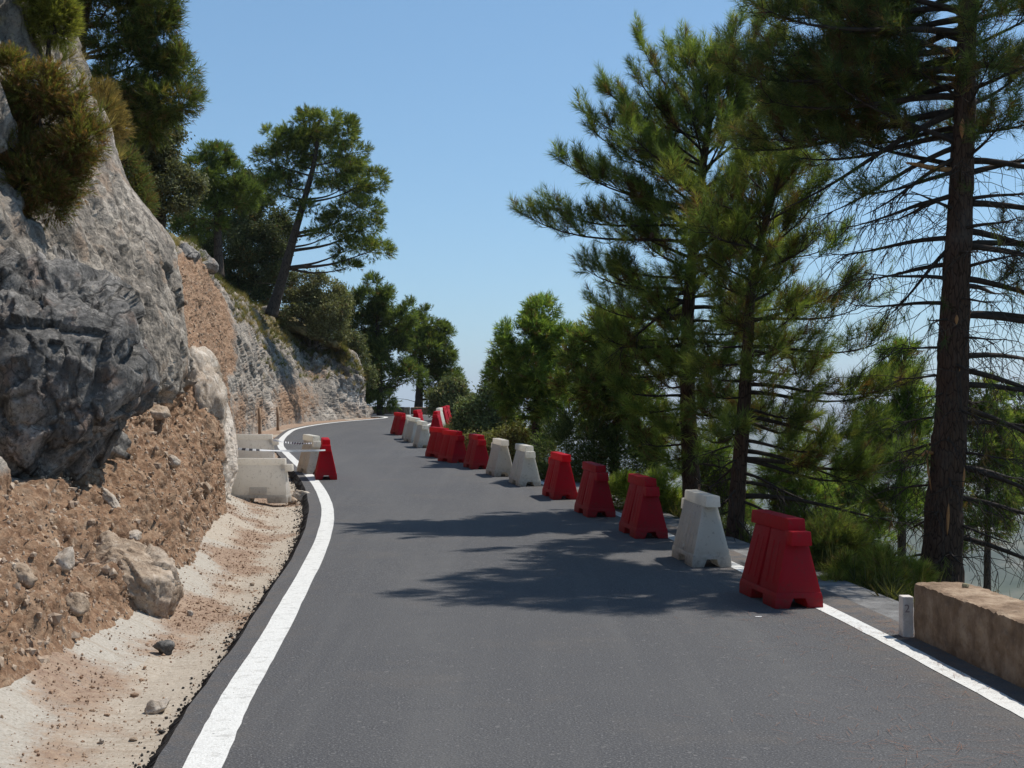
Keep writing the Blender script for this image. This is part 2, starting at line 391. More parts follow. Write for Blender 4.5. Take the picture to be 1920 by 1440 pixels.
M_WHITE = m_plastic('white_plastic', (0.84, 0.81, 0.735), (0.79, 0.76, 0.685), (0.34, 0.30, 0.235))
M_GREY = m_plastic('greyed_white_plastic', (0.84, 0.795, 0.725), (0.79, 0.75, 0.68), (0.34, 0.29, 0.235), .6)
M_WALL = m_wall('stone_wall', (0.255, 0.175, 0.115), (0.42, 0.315, 0.22), (0.125, 0.082, 0.053))
M_CONC = m_wall('concrete', (0.17, 0.165, 0.16), (0.25, 0.245, 0.235), (0.10, 0.097, 0.093))
M_PALECONC = m_wall('pale_concrete', (0.66, 0.60, 0.55), (0.76, 0.70, 0.64), (0.46, 0.40, 0.35))

# ------------------------------------------------------------------ road
def zroad(y):
    yy = np.array([-60, 13, 16, 21, 26, 33, 39, 45, 52, 60, 68, 80, 120.]); zz = np.array([0, 0, .015, .09, .20, .33, .46, .62, .82, 1.05, 1.2, 1.3, 1.5])
    s = 0
    for o in (-2.4, -1.2, 0, 1.2, 2.4): s = s + np.interp(np.asarray(y, float) + o, yy, zz)
    return s / 5
LEFT = [(-1.1, -30), (-1.2, -12), (-1.35, 0), (-1.58, 6.4), (-1.72, 7.8), (-1.85, 9.55), (-2.08, 12.3), (-2.5, 17), (-2.97, 20.8), (-3.62, 24.5), (-4.8, 30), (-5.9, 34.8), (-7.0, 39.8), (-7.9, 46), (-8.25, 51), (-7.45, 56.5), (-6.4, 59.5), (-5.95, 61.5), (-6.2, 63.2), (-7.6, 64.6), (-10, 65.4), (-16, 66)]
RIGHT = [(3.5, -30), (3.35, -12), (3.17, 0), (2.99, 7.3), (2.93, 8.5), (2.83, 10.2), (2.6, 12.9), (2.05, 17.6), (1.5, 21.2), (.85, 25), (-.3, 30.8), (-1.35, 35.8), (-2.4, 40.3), (-3.2, 46), (-3.4, 50.5), (-3.25, 55), (-3.0, 58.5), (-3.0, 61.5), (-3.6, 64.8), (-5.6, 67.6), (-9, 69.4), (-16, 70.4)]
NP = 16
LE = catmull(LEFT, NP); RI = catmull(RIGHT, NP)
def edge_dir(E): return nrm(np.gradient(E, axis=0))
def lat(E):
    d = edge_dir(E); return np.stack([d[:, 1], -d[:, 0]], 1)       # to the right of travel
LN = lat(LE); RN = lat(RI)
_r = np.random.RandomState(3)
def jag(n, amp, k):
    return amp * (np.interp(np.arange(n), np.arange(0, n + k, k), _r.uniform(-1, 1, len(np.arange(0, n + k, k)))))
def dens(E, n):      # densify a polyline to n points by arc length
    s = np.concatenate([[0], np.cumsum(np.linalg.norm(np.diff(E, axis=0), axis=1))])
    q = np.linspace(0, s[-1], n)
    return np.stack([np.interp(q, s, E[:, 0]), np.interp(q, s, E[:, 1])], 1)
def strip(name, A, B, mat, dz, ncol=2, kind='structure', across=False):
    t = np.linspace(0, 1, ncol)[None, :, None]
    XY = A[:, None] * (1 - t) + B[:, None] * t
    Z = zroad(XY[..., 1]) + dz
    V = np.concatenate([XY, Z[..., None]], -1)
    o = mk(name, V.reshape(-1, 3), grid_faces(len(A), ncol)[:, ::-1], mat, smooth=True, attrs={'across': np.tile(np.linspace(0, 1, ncol), len(A))} if across else None)
    if kind: o['kind'] = kind
    return o
nL = len(LE)
Aedge = LE - LN * (0.15 + jag(nL, 0.012, 3))[:, None] - LN * np.interp(LE[:, 1], [12, 20, 28], [0, .05, 0])[:, None]
Bedge = RI + RN * 0.30
road = strip('road', Aedge, Bedge, M_ASPH, 0.0, 48, across=True)
# crumbly broken side of the asphalt on the ditch side
da = dens(Aedge[(Aedge[:, 1] > 2) & (np.arange(nL) < nL - 50)], 2600)
nn = lat(da); K = 4
Vs = []
for j in range(K):
    t = j / (K - 1)
    off = 0.0 if j == 0 else 0.02 + 0.07 * t + 0.025 * _r.uniform(-1, 1, len(da)) + 0.02 * fbm(np.c_[da * 2.0, np.full(len(da), j)], 3)
    off = np.broadcast_to(off, (len(da),))
    xy = da - nn * off[:, None]
    z = zroad(da[:, 1]) - (0.0 if j == 0 else 0.01 + 0.13 * t + 0.012 * _r.uniform(-1, 1, len(da)))
    Vs.append(np.c_[xy, np.broadcast_to(z, (len(da),)) + (0.0005 if j == 0 else 0)])
Vs = np.stack(Vs, 1)
M_TAR = m_simple('asphalt_crumb', (0.016, 0.015, 0.015), (0.060, 0.055, 0.052), 60, 0.9, 0.8, 0.02)
mk('road_edge', Vs.reshape(-1, 3), grid_faces(len(da), K), M_TAR)['kind'] = 'structure'
strip('edge_line', LE - LN * (0.0 + jag(nL, 0.004, 2))[:, None], LE + LN * (0.19 + jag(nL, 0.004, 2))[:, None], M_PAINT, 0.004, 3)
strip('edge_line', RI - RN * (0.15 + jag(nL, 0.004, 2))[:, None], RI + RN * (0.0 + jag(nL, 0.004, 2))[:, None], M_PAINT, 0.004, 3)
strip('verge', RI + RN * 0.20, RI + RN * 0.78, M_CONC, -0.03, 6)

def ground_on_road(px, py):
    lo, hi = 3.0, 90.0
    for _ in range(60):
        m = (lo + hi) / 2; p = P(px, py, m)
        if p[2] > zroad(m): lo = m
        else: hi = m
    p = P(px, py, lo); return np.array([p[0], lo, float(zroad(lo))])

# ------------------------------------------------------------------ cliff on the left
SEC = {
 -6: [(-2.9, -.05), (-3.4, .6), (-3.8, 1.4), (-4.1, 2.3), (-4.5, 3.5), (-5.2, 5), (-6.5, 7), (-12, 10)],
 2: [(-2.9, -.03), (-3.4, .6), (-3.8, 1.4), (-4.1, 2.3), (-4.5, 3.5), (-5.2, 5), (-6.5, 7), (-12, 10)],
 8: [(-3.08, .03), (-3.5, .6), (-4.1, 1.2), (-4.8, 2.0), (-5.4, 3.3), (-6.0, 5), (-7.0, 7.2), (-12, 10)],
 11: [(-3.15, .0), (-3.6, .55), (-4.15, 1.0), (-4.9, 2.0), (-5.3, 3.3), (-5.7, 4.6), (-6.7, 7.2), (-12, 10)],
 14: [(-3.4, .03), (-3.75, .75), (-4.25, 1.35), (-4.75, 2.1), (-5.05, 3.3), (-5.4, 4.6), (-6.4, 7.2), (-12, 10)],
 17: [(-3.88, .10), (-4.25, 1.0), (-4.58, 1.72), (-4.42, 2.15), (-4.80, 3.5), (-5.42, 4.75), (-6.4, 7.3), (-12, 10.5)],
 19: [(-4.1, .17), (-4.4, 1.05), (-4.78, 1.86), (-4.66, 2.55), (-4.80, 3.8), (-5.6, 5.0), (-6.5, 7.3), (-12, 10.5)],
 20.4: [(-4.38, .17), (-4.6, 1.1), (-4.9, 2.0), (-5.1, 2.7), (-5.5, 3.7), (-6.2, 4.6), (-7.2, 6.0), (-13, 10)],
 22.5: [(-4.75, .18), (-5.0, 1.2), (-5.2, 2.1), (-5.6, 2.8), (-6.05, 3.7), (-6.45, 4.4), (-7.2, 5.2), (-14, 9)],
 27: [(-5.55, .28), (-5.8, 1.2), (-6.1, 2.3), (-6.4, 3.2), (-6.7, 4.0), (-7.0, 4.75), (-7.8, 5.4), (-15, 9)],
 32: [(-6.7, .36), (-6.85, 1.3), (-6.95, 2.3), (-7.15, 3.3), (-7.35, 4.3), (-7.6, 5.2), (-8.5, 5.9), (-16, 9)],
 40: [(-8.3, .52), (-8.4, 1.5), (-8.5, 2.5), (-8.7, 3.5), (-8.9, 4.5), (-9.2, 5.5), (-10.2, 6.2), (-18, 9.5)],
 46: [(-8.95, .66), (-9.0, 1.7), (-9.1, 2.7), (-9.25, 3.7), (-9.4, 4.5), (-9.7, 5.4), (-10.7, 6.1), (-18, 9.5)],
 52: [(-9.15, .83), (-9.15, 1.7), (-9.2, 2.5), (-9.4, 3.4), (-9.6, 4.3), (-9.9, 5.2), (-10.9, 5.9), (-18, 8.5)],
 56: [(-8.7, .95), (-8.7, 1.8), (-8.8, 2.6), (-8.9, 3.3), (-9.05, 4.1), (-9.35, 5.0), (-10.4, 5.6), (-17, 8)],
 58: [(-7.95, 1.0), (-7.9, 1.8), (-7.95, 2.5), (-8.05, 3.2), (-8.2, 3.9), (-8.45, 4.7), (-9.4, 5.3), (-16, 7.5)],
 60: [(-6.9, 1.06), (-6.85, 1.6), (-6.85, 2.1), (-6.95, 2.7), (-7.1, 3.3), (-7.4, 4.0), (-8.3, 4.6), (-15, 7)],
 61.5: [(-6.55, 1.08), (-6.55, 1.6), (-6.65, 2.1), (-6.8, 2.6), (-7.05, 3.2), (-7.4, 3.9), (-8.3, 4.5), (-15, 7)],
 63.2: [(-7.4, 1.1), (-7.45, 1.6), (-7.55, 2.1), (-7.8, 2.6), (-8.1, 3.2), (-8.5, 3.8), (-9.3, 4.4), (-15, 7)],
 64.5: [(-10, 1.12), (-10.2, 1.6), (-10.4, 2.1), (-10.6, 2.7), (-10.9, 3.3), (-11.4, 3.9), (-12, 4.4), (-17, 7)],
 66: [(-20, 1.15), (-20.3, 1.6), (-20.6, 2.1), (-21, 2.7), (-21.4, 3.3), (-22, 3.9), (-23, 4.4), (-28, 7)],
}
YS = np.array(sorted(SEC)); CP = np.array([SEC[y if y in SEC else int(y)] for y in YS])      # (S,8,2)
def pchip(x, y, q):
    h = np.diff(x); d = np.diff(y, axis=0) / h.reshape(-1, *([1] * (y.ndim - 1)))
    m = np.zeros_like(y); m[0] = d[0]; m[-1] = d[-1]
    hh = h.reshape(-1, *([1] * (y.ndim - 1)))
    w1 = 2 * hh[1:] + hh[:-1]; w2 = hh[1:] + 2 * hh[:-1]
    with np.errstate(divide='ignore', invalid='ignore'):
        mm = (w1 + w2) / (w1 / d[:-1] + w2 / d[1:])
    m[1:-1] = np.where(d[:-1] * d[1:] > 0, mm, 0)
    i = np.clip(np.searchsorted(x, q, side='right') - 1, 0, len(x) - 2)
    t = ((q - x[i]) / h[i]).reshape(-1, *([1] * (y.ndim - 1))); H = h[i].reshape(t.shape)
    return (2*t**3-3*t**2+1)*y[i] + (t**3-2*t**2+t)*H*m[i] + (-2*t**3+3*t**2)*y[i+1] + (t**3-t**2)*H*m[i+1]
yq = np.concatenate([np.arange(-6, 7, .25), np.arange(7, 24, .032), np.arange(24, 40, .085), np.arange(40, 66.01, .11)])
CQ = pchip(YS, CP, yq)                                                   # (n,8,2)
tk = np.array([0, .15, .28, .40, .55, .70, .85, 1.0])
tq = np.concatenate([[-0.03], np.linspace(0, .70, 200), np.linspace(.706, .85, 24)[1:], np.linspace(.85, 1, 26)[1:]])
tq_ = np.clip(tq, 0, 1)
ST = np.stack([pchip(tk, CQ[i], tq_) for i in range(len(yq))])            # (n,T,2)
ST[:, 0, 1] -= 0.25; ST[:, 0, 0] += .02
nY, nT = ST.shape[:2]
def sm(x, a, b):
    t = np.clip((x - a) / (b - a), 0, 1); return t * t * (3 - 2 * t)
LEAN = (6.5 * sm(yq, 22, 30) * (1 - sm(yq, 56, 61)))[:, None] * (tq_[None] / .7).clip(0, 1.2) ** 1.2       # how far the slope recedes with height
YY = yq[:, None] + LEAN
kk = YY / yq[:, None]; kk = np.where(yq[:, None] > 5, kk, 1)
ST[..., 0] *= kk; ST[..., 1] = EYE + (ST[..., 1] - EYE) * kk
Pc = np.stack([ST[..., 0], YY, ST[..., 1]], -1)
du = np.gradient(Pc, axis=0); dv = np.gradient(Pc, axis=1)
Nc = nrm(np.cross(du, dv)); 
if Nc[..., 0].mean() < 0: Nc = -Nc
p = Pc.reshape(-1, 3); nv = Nc.reshape(-1, 3)
Yp = np.broadcast_to(yq[:, None], (nY, nT)).ravel(); Tp = np.broadcast_to(tq_[None], (nY, nT)).ravel(); Zp = p[:, 2]
def blob(y0, t0, ry, rt): return np.exp(-(((Yp - y0) / ry) ** 2 + ((Tp - t0) / rt) ** 2))
def sm(x, a, b): 
    t = np.clip((x - a) / (b - a), 0, 1); return t * t * (3 - 2 * t)
dirt = np.zeros(len(p))
dirt = np.maximum(dirt, (1 - sm(Tp, .26, .33)) * (1 - sm(Yp, 19.6, 21.5)))                  # bank under the rocks
dirt = np.maximum(dirt, sm(Yp, 20.4, 21.8) * (1 - sm(Yp, 40, 45)) * sm(Tp, .24, .34) * (1 - sm(Tp, .68, .74)))   # scree chute
dirt = np.maximum(dirt, 0.75 * sm(Yp, 24, 28) * (1 - sm(Yp, 31, 42)) * (1 - sm(Tp, .2, .5)))
dirt = np.maximum(dirt, 0.72 * blob(33, .1, 5, .2)); dirt = np.maximum(dirt, .62 * blob(42, .12, 6, .2))
dirt = np.maximum(dirt, .62 * blob(48, .10, 5, .16)); dirt = np.maximum(dirt, .68 * blob(54, .14, 5, .24)); dirt = np.maximum(dirt, .5 * blob(59.5, .1, 2.5, .2)); dirt = np.maximum(dirt, .55 * blob(57, .35, 1.5, .12))
pale = np.zeros(len(p))
pale = np.maximum(pale, .95 * blob(21.6, .12, 1.5, .14)); pale = np.maximum(pale, .9 * blob(21.2, .3, 1.2, .12))
pale = np.maximum(pale, .62 * blob(35, .3, 4, .12)); pale = np.maximum(pale, .55 * blob(60, .2, 2.2, .3)); pale = np.maximum(pale, .5 * blob(50, .1, 7, .2))
pale = np.maximum(pale, .55 * blob(36, .66, 6, .06))
grass = np.zeros(len(p))
grass = np.maximum(grass, sm(Tp, .72, .80) * (.45 + .45 * sm(Yp, 19, 22))); grass = np.maximum(grass, .62 * blob(54, .62, 7, .16)); grass = np.maximum(grass, .6 * blob(59, .60, 3, .18))
rockm = 1 - np.clip(dirt, 0, 1)
# displacement: leaning slabs, broken blocks, then grain
q = p.copy(); q[:, 2] *= 0.62; q[:, 0] += 0.35 * p[:, 2]
d1_, d2_, v1 = worley(q / 0.95 + fbm(p * 0.9, 3)[:, None] * 0.35)
e1 = np.clip((d2_ - d1_) * 3, 0, 1)
d3_, d4_, v2 = worley(q / 0.42 + fbm(p * 2.2, 2)[:, None] * 0.25)
e2 = np.clip((d4_ - d3_) * 3, 0, 1)
str_ = ridged(np.c_[p[:, 0] * 2.2 + p[:, 2] * .7, p[:, 1] * 2.4, p[:, 2] * .55], 4)
flat_ = 1 - .70 * np.exp(-((Yp - 17.0) / 2.6) ** 2) * sm(Tp, .3, .4)
disp = rockm * (flat_ * (0.26 * (v1 - .5) + 0.14 * (e1 - 1)) + 0.05 * str_ + 0.16 * fbm(p * 0.55, 3)) 
d5_, d6_, v3_ = worley(p * np.array([6., 6., 4.5]) + fbm(p * 5, 2)[:, None] * .3)
disp += (1 - rockm) * (0.11 * fbm(p * 1.6, 5, .52) + 0.08 * (v2 - .5) + .03 * (v3_ - .5) - .012 * np.clip(1 - (d6_ - d5_) * 4, 0, 1) + 0.03 * ridged(np.c_[p[:, 0] * 2, p[:, 1] * 5.0, p[:, 2] * 1.2], 3))
qf = np.c_[p[:, 0] + .25 * p[:, 2], p[:, 1], p[:, 2] * .42] + (fbm(p * 1.7, 3) * .10)[:, None]
disp += rockm * ((.45 + .55 * flat_) * .30 * facets(qf / 1.15 + 2) + (.35 + .65 * flat_) * .12 * facets(qf / .45 + 5) + (.4 + .6 * flat_) * .045 * facets(qf / .18 + 9) + .012 * facets(qf / .09 + 1))
disp += (1 - rockm) * (.07 * facets(p * 2.0 + 3) + .022 * facets(p * np.array([6.5, 6.5, 5.]) + 8) + .010 * facets(p * 15. + 4))
disp += 0.022 * fbm(p * 7.5, 5, .66) + rockm * .05 * ridged(np.c_[p[:, 0] * 3.2 + p[:, 2] * .5, p[:, 1] * 3.2 + p[:, 2] * .5, p[:, 2] * .6] + 7, 4) * sm(Tp, .3, .36) + rockm * .022 * ridged(p * np.array([4., 4., .9]) + 7, 3)
disp += .35 * blob(21.4, .20, 1.0, .14)
disp += .25 * blob(45, .45, 3.0, .2) - .25 * blob(49.5, .35, 1.2, .3) + .2 * blob(54, .4, 2, .2)
lim = .38 - .26 * np.exp(-((Yp - 19.6) / 1.6) ** 2) * sm(Tp, .3, .42)
disp = lim * np.tanh(disp / lim)
disp *= 1 - .55 * np.exp(-((Yp - 18.8) / .9) ** 2) * sm(Tp, .34, .42) * (1 - sm(Tp, .68, .74))
nearness = sm(Yp, -4, 3)
disp *= (0.25 + .75 * sm(Tp, 0.0, .08)) * (1 - .8 * sm(Tp, .86, 1.0))
p2 = p + nv * disp[:, None]
cl = mk('cliff', p2, grid_faces(nY, nT), M_CLIFF, smooth=True, attrs={'dirt': dirt, 'pale': pale, 'grass': grass})
cl['kind'] = 'structure'
CL3 = p2.reshape(nY, nT, 3)
def on_cliff(y, t):
    i = int(np.argmin(abs(yq - y))); j = int(np.argmin(abs(tq - t))); return CL3[i, j].copy()

# ditch between the asphalt and the cliff foot
yd = np.concatenate([np.arange(-6, 6, .3), np.arange(6, 30, .06), np.arange(30, 63, .2)])
xa = np.interp(yd, Aedge[:nL - 60, 1], Aedge[:nL - 60, 0]) ; 
foot = np.stack([np.interp(yd, yq, CQ[:, 0, k]) for k in (0, 1)], 1)
s = np.linspace(-0.12, 1.25, 44)
X = xa[:, None] + (foot[:, 0] - xa)[:, None] * s[None]
zr_ = zroad(yd)[:, None]
prof = np.interp(s, [-.12, 0.0, .15, .45, .75, 1.0, 1.25], [-.10, -.11, -.15, -.17, -.11, .01, .16])
fadez = (1 - .75 * sm(yd, 28, 36))[:, None]
Z = zr_ + prof[None] * fadez + (foot[:, 1][:, None] - zr_) * np.clip(s, 0, 1)[None] ** 2
Yg = np.broadcast_to(yd[:, None], X.shape)
pp = np.stack([X, Yg, Z], -1).reshape(-1, 3)
pp[:, 2] += 0.018 * fbm(pp * 1.3, 4) + 0.006 * fbm(pp * 9, 3)
dd = np.clip(.35 + 0.9 * fbm(pp * .8 + 5, 3) + .55 * np.broadcast_to(np.exp(-((s - .62) / .25) ** 2)[None], X.shape).ravel() + .6 * sm(pp[:, 1], 28, 36), 0, 1.3)
apr = np.broadcast_to(np.clip((s - .55) / .12, 0, 1)[None] , X.shape).ravel() * (.5 + .5 * np.sign(np.sin(pp[:, 1] * .95 + 1.2 * fbm(pp * .5, 2)) + .55)) * (1 - sm(pp[:, 1], 22, 26))
ditch = mk('ditch', pp, grid_faces(len(yd), len(s)), M_DITCH, smooth=True, attrs={'dirt': dd, 'apron': apr})
ditch['kind'] = 'structure'
def ditch_z(x, y):
    d = (pp[:, 0] - x) ** 2 + (pp[:, 1] - y) ** 2; return pp[np.argmin(d), 2]

# ------------------------------------------------------------------ slope on the right and the valley
def slope_height(XY):
    E = np.vstack([RI, [[-40, 71], [-120, 72]]]); E = dens(E, 420); n_ = lat(E)
    out = np.zeros(len(XY)); sd = np.zeros(len(XY))
    for a in range(0, len(XY), 8000):
        d = XY[a:a + 8000, None] - E[None]; dist = np.linalg.norm(d, axis=-1); k = dist.argmin(1)
        sg = np.sign((d[np.arange(len(k)), k] * n_[k]).sum(1)); sg[sg == 0] = 1
        sd[a:a + 8000] = dist[np.arange(len(k)), k] * sg; out[a:a + 8000] = zroad(E[k, 1])
    dr = np.interp(sd, [-5, .4, .75, 1.6, 4, 12, 40, 400, 2000], [.35, .07, .10, .45, 1.9, 7.6, 30, 260, 280])
    return out - dr, sd
gx = np.concatenate([np.arange(-60, -14, 2.5), np.arange(-14, 14, .35), np.arange(14, 40, 1.2), np.geomspace(40, 600, 26)])
gy = np.concatenate([np.arange(-40, 2, 1.5), np.arange(2, 30, .35), np.arange(30, 80, .8), np.geomspace(80, 700, 30)])
GX, GY = np.meshgrid(gx, gy, indexing='ij'); XY = np.c_[GX.ravel(), GY.ravel()]
hz, sd = slope_height(XY)
g3 = np.c_[XY, hz]
g3[:, 2] += np.clip((sd - .5) / 3, 0, 1) * (.35 * fbm(g3 * np.array([.5, .5, 0]) + 3, 4) + 4 * np.clip(sd / 150, 0, 1) * fbm(g3 * np.array([.02, .02, 0]), 3))
fc = grid_faces(len(gx), len(gy)); keep = (sd[fc] > -1.6).all(1)
t = NT('slope_soil'); c_ = t.coord(); n_1 = t.noise(c_, 3, 6, .65); n_2 = t.noise(c_, .05, 5, .6)
colr = t.ramp(n_1, [(.3, (.055, .045, .022)), (.5, (.12, .10, .05)), (.7, (.22, .17, .09))])
colr = t.mix(t.ramp(n_2, [(.4, 0.), (.6, .6)]), colr, (.05, .07, .025))
M_SLOPE = t.fin(colr, .95, t.bump(n_1, .6, .08), .1)
mk('slope', g3, fc[keep], M_SLOPE, smooth=True)['kind'] = 'structure'
# valley floor and the hills that close it
ax = np.concatenate([-np.geomspace(300, 30000, 60)[::-1], np.linspace(-280, 280, 40), np.geomspace(300, 30000, 60)])
ay = np.concatenate([np.linspace(-3000, 300, 20), np.geomspace(320, 30000, 110)])
VX, VY = np.meshgrid(ax, ay, indexing='ij')
v3 = np.c_[VX.ravel(), VY.ravel(), np.zeros(VX.size)]
rr = np.hypot(v3[:, 0], v3[:, 1])
v3[:, 2] = -310 + 30 * fbm(v3 / 700., 4) + np.clip((rr - 5500) / 6000, 0, 1) * (60 + 170 * np.clip(fbm(v3 / 2600. + 4, 4) + .5, 0, 2)) + 130 * np.clip(1 - rr / 2500, 0, 1) * np.clip(fbm(v3 / 380. + 9, 4), 0, 1)
t = NT('valley_land'); c_ = t.coord(); n_1 = t.noise(c_, .004, 8, .7); n_2 = t.noise(c_, .0015, 5, .6)
colr = t.ramp(n_1, [(.38, (.022, .036, .026)), (.5, (.065, .075, .055)), (.60, (.17, .155, .12)), (.66, (.36, .33, .28))])
colr = t.mix(t.ramp(n_2, [(.3, 0.), (.7, .6)]), colr, (.09, .10, .045))
M_VAL = t.fin(colr, 1.0, None, .0)
mk('valley', v3, grid_faces(len(ax), len(ay)), M_VAL, smooth=True)['kind'] = 'structure'

# ------------------------------------------------------------------ boulders and stones
_ico = {}
def ico(n):
    if n not in _ico:
        bm = bmesh.new(); bmesh.ops.create_icosphere(bm, subdivisions=n, radius=1)
        _ico[n] = (np.array([v.co[:] for v in bm.verts]), np.array([[v.index for v in f.verts] for f in bm.faces])); bm.free()
    return _ico[n]
def rock(name, label, cat, centre, size, seed, mat, sub=5, planes=16, cut=.76, rough=.075, rot=(0, 0, 0), group=None, lean=0.0, cracks=0.0):
    r = np.random.RandomState(seed); V, Fc = ico(sub); V = V.copy()
    D = nrm(r.normal(size=(planes, 3))); dist = r.uniform(cut - .18, cut + .12, planes)
    sc_ = np.ones(len(V))
    for n_, d in zip(D, dist):
        k = V @ n_; sc_ = np.where(k > 1e-3, np.minimum(sc_, d / np.maximum(k, 1e-3)), sc_)
    d0 = V.copy(); V = V * sc_[:, None]
    V *= np.asarray(size)[None]
    R = np.array(Matrix.Rotation(rot[2], 3, 'Z') @ Matrix.Rotation(rot[1], 3, 'Y') @ Matrix.Rotation(rot[0], 3, 'X'))
    V = V @ R.T; n_ = nrm(d0 / np.asarray(size) @ R.T)
    V[:, 0] += lean * V[:, 2]
    S = float(np.mean(size)); o = seed * 3.7
    Wp = V @ np.array(Matrix.Rotation(.55, 3, 'Y') @ Matrix.Rotation(seed * 1.3, 3, 'Z')).T * np.array([1.0, 1.0, .55]) / S
    wob = fbm(V / S * 2.5 + o, 3)[:, None] * .18
    dsp = rough * S * (1.7 * facets(Wp / .62 + o + wob * .5) + .75 * facets(Wp / .27 + o + wob) + .22 * facets(Wp / .11 + o + wob * 2) + .3 * fbm(V / S * 1.3 + o, 3) + .10 * fbm(V / S * 16 + o, 3))
    a, b2, vv = worley(Wp / .6 + o + wob)
    if cracks: dsp -= cracks * S * np.clip(1 - (b2 - a) * 5, 0, 1)
    V = V + n_ * dsp[:, None]
    zmin = V[:, 2].min()
    base = np.array([centre[0], centre[1], centre[2] + zmin])
    V = V - np.array([0, 0, zmin])
    ob = mk(name, V, Fc, mat, smooth=True); ob.location = base
    return tag(ob, label, cat, group)

def rockpx(name, label, cat, px, py, D, rx, ry, dep, seed, mat, **k):
    c = P(px, py, D); s_ = D / F
    return rock(name, label, cat, c, (rx * s_, dep, ry * s_), seed, mat, **k)
G_BLD = 'boulders of the cliff'
rockpx('boulder', 'huge dark grey overhanging boulder bulging out of the dirt bank at the left edge', 'boulder', 72, 742, 12.7, 190, 262, 1.15, 11, M_DARKROCK, sub=7, planes=13, cut=.90, rough=.085, rot=(0, .40, .1), group=G_BLD, cracks=.04)
rockpx('boulder', 'grey rock block above the dark boulder, below the hanging bush', 'boulder', 60, 500, 14.6, 100, 70, .7, 23, M_GREYROCK, sub=5, rot=(0, .5, 0), group=G_BLD)
rockpx('boulder', 'rough dark rock stacked behind the top of the overhanging boulder', 'boulder', 5, 560, 12.6, 62, 105, .6, 31, M_DARKROCK, sub=5, rough=.09, rot=(0, .35, 0), group=G_BLD)
rockpx('boulder', 'pale grey rock wedge between the dark boulder and the tall rock face', 'boulder', 128, 600, 15.4, 62, 92, .6, 37, M_GREYROCK, sub=5, rot=(0, .45, .2), group=G_BLD)
rockpx('boulder', 'tan boulder with a pale crown sunk in the bank above the ditch', 'boulder', 232, 1092, 11.6, 112, 98, .5, 43, M_TANROCK, sub=6, planes=16, cut=.80, rough=.075, rot=(.1, .25, 0), group=G_BLD)
rockpx('boulder', 'brown stained rock jutting from under the dark boulder', 'boulder', 82, 985, 12.9, 62, 42, .5, 58, M_TANROCK, sub=5, rot=(0, .2, 0), group=G_BLD)
rockpx('boulder', 'squarish tan block lodged in the dirt right of the dark boulder', 'boulder', 283, 822, 17.0, 36, 40, .3, 61, M_TANROCK, sub=4, planes=10, cut=.75, rough=.03, rot=(.2, .6, .4), group=G_BLD)
rockpx('boulder', 'creamy white fresh-broken rock standing behind the dirt bank', 'boulder', 382, 775, 20.7, 44, 128, .6, 74, M_PALEROCK, sub=5, planes=14, cut=.85, rough=.09, rot=(0, -.18, 0), group=G_BLD, cracks=.03)
rock('boulder', 'rounded grey boulder on the ridge under the dark trees, the upper one', 'boulder', on_cliff(30.0, .70), (0.42, 0.5, 0.34), 83, M_GREYROCK, sub=4, rot=(0, .5, 0), group=G_BLD)
rock('boulder', 'long grey boulder on the ridge below another, above the red scree', 'boulder', on_cliff(34.5, .71), (0.6, 0.5, 0.4), 88, M_GREYROCK, sub=4, rot=(0, .6, 0), group=G_BLD)
rock('boulder', 'grey outcrop among the shrubs between the olive bush and the dark pines', 'boulder', on_cliff(58.8, .78), (0.6, 0.8, 0.7), 95, M_GREYROCK, sub=4, rot=(0, .3, 0), group=G_BLD)
rock('boulder', 'small grey rock beside the foot of the leaning pine', 'boulder', on_cliff(52.6, .71), (0.38, 0.4, 0.35), 99, M_GREYROCK, sub=4, group=G_BLD)
rock('boulder', 'small pale rock on top of the cliff nose at the bend', 'boulder', on_cliff(61.2, .70), (0.3, 0.3, 0.3), 101, M_GREYROCK, sub=4, group=G_BLD)
for k, (px, py, D, rx, ry, sd_, lab) in enumerate([(150, 545, 15.2, 40, 30, 5, 'angular grey rock wedged over the pale grey wedge'), (60, 1010, 12.2, 30, 22, 6, 'small tan rock in the dirt under the stained rock')]):
    rockpx('boulder', lab, 'boulder', px, py, D, rx, ry, .25, 120 + sd_, M_GREYROCK if k == 0 else M_TANROCK, sub=4, group=G_BLD)

_pj = np.stack([960 + F * CL3[..., 0] / np.maximum(CL3[..., 1], .5), 756 - F * (CL3[..., 2] - EYE) / np.maximum(CL3[..., 1], .5)], -1)
def cliff_at(px, py):
    m = (np.hypot(_pj[..., 0] - px, _pj[..., 1] - py) < 9) & (CL3[..., 1] > 6); c = CL3[m]; return c[np.argmin(c[:, 1])]
for (px, py, sx, sy, sz, rt, sd_, mt, lab) in [
    (215, 938, .05, .10, .17, -.55, 501, M_PALEROCK, 'pale splinter of rock sticking out of the bank beside the dark boulder'),
    (258, 1000, .09, .09, .06, .2, 502, M_PALEROCK, 'small pale rock on the bank just above the tan boulder'),
    (45, 1075, .13, .12, .10, .3, 503, M_TANROCK, 'tan rock half buried in the bank at the left edge'),
    (150, 1130, .12, .10, .09, -.2, 504, M_TANROCK, 'flat tan rock half buried low in the bank left of the tan boulder'),
    (330, 860, .10, .12, .08, .5, 505, M_PALEROCK, 'pale angular rock in the bank below the white rock'),
    (390, 905, .09, .10, .08, .1, 506, M_TANROCK, 'brown rock in the bank beside the front white barrier'),
    (300, 770, .20, .20, .12, .3, 507, M_TANROCK, 'brown slab wedged under the tall rock face'),
    (120, 1050, .10, .10, .13, .4, 508, M_PALEROCK, 'pale rock in the bank below the stained rock')]:
    rock('boulder', lab, 'rock', cliff_at(px, py), (sx, sy, sz), sd_, mt, sub=4, planes=10, cut=.72, rot=(0, rt, .3), group='rocks embedded in the dirt bank')

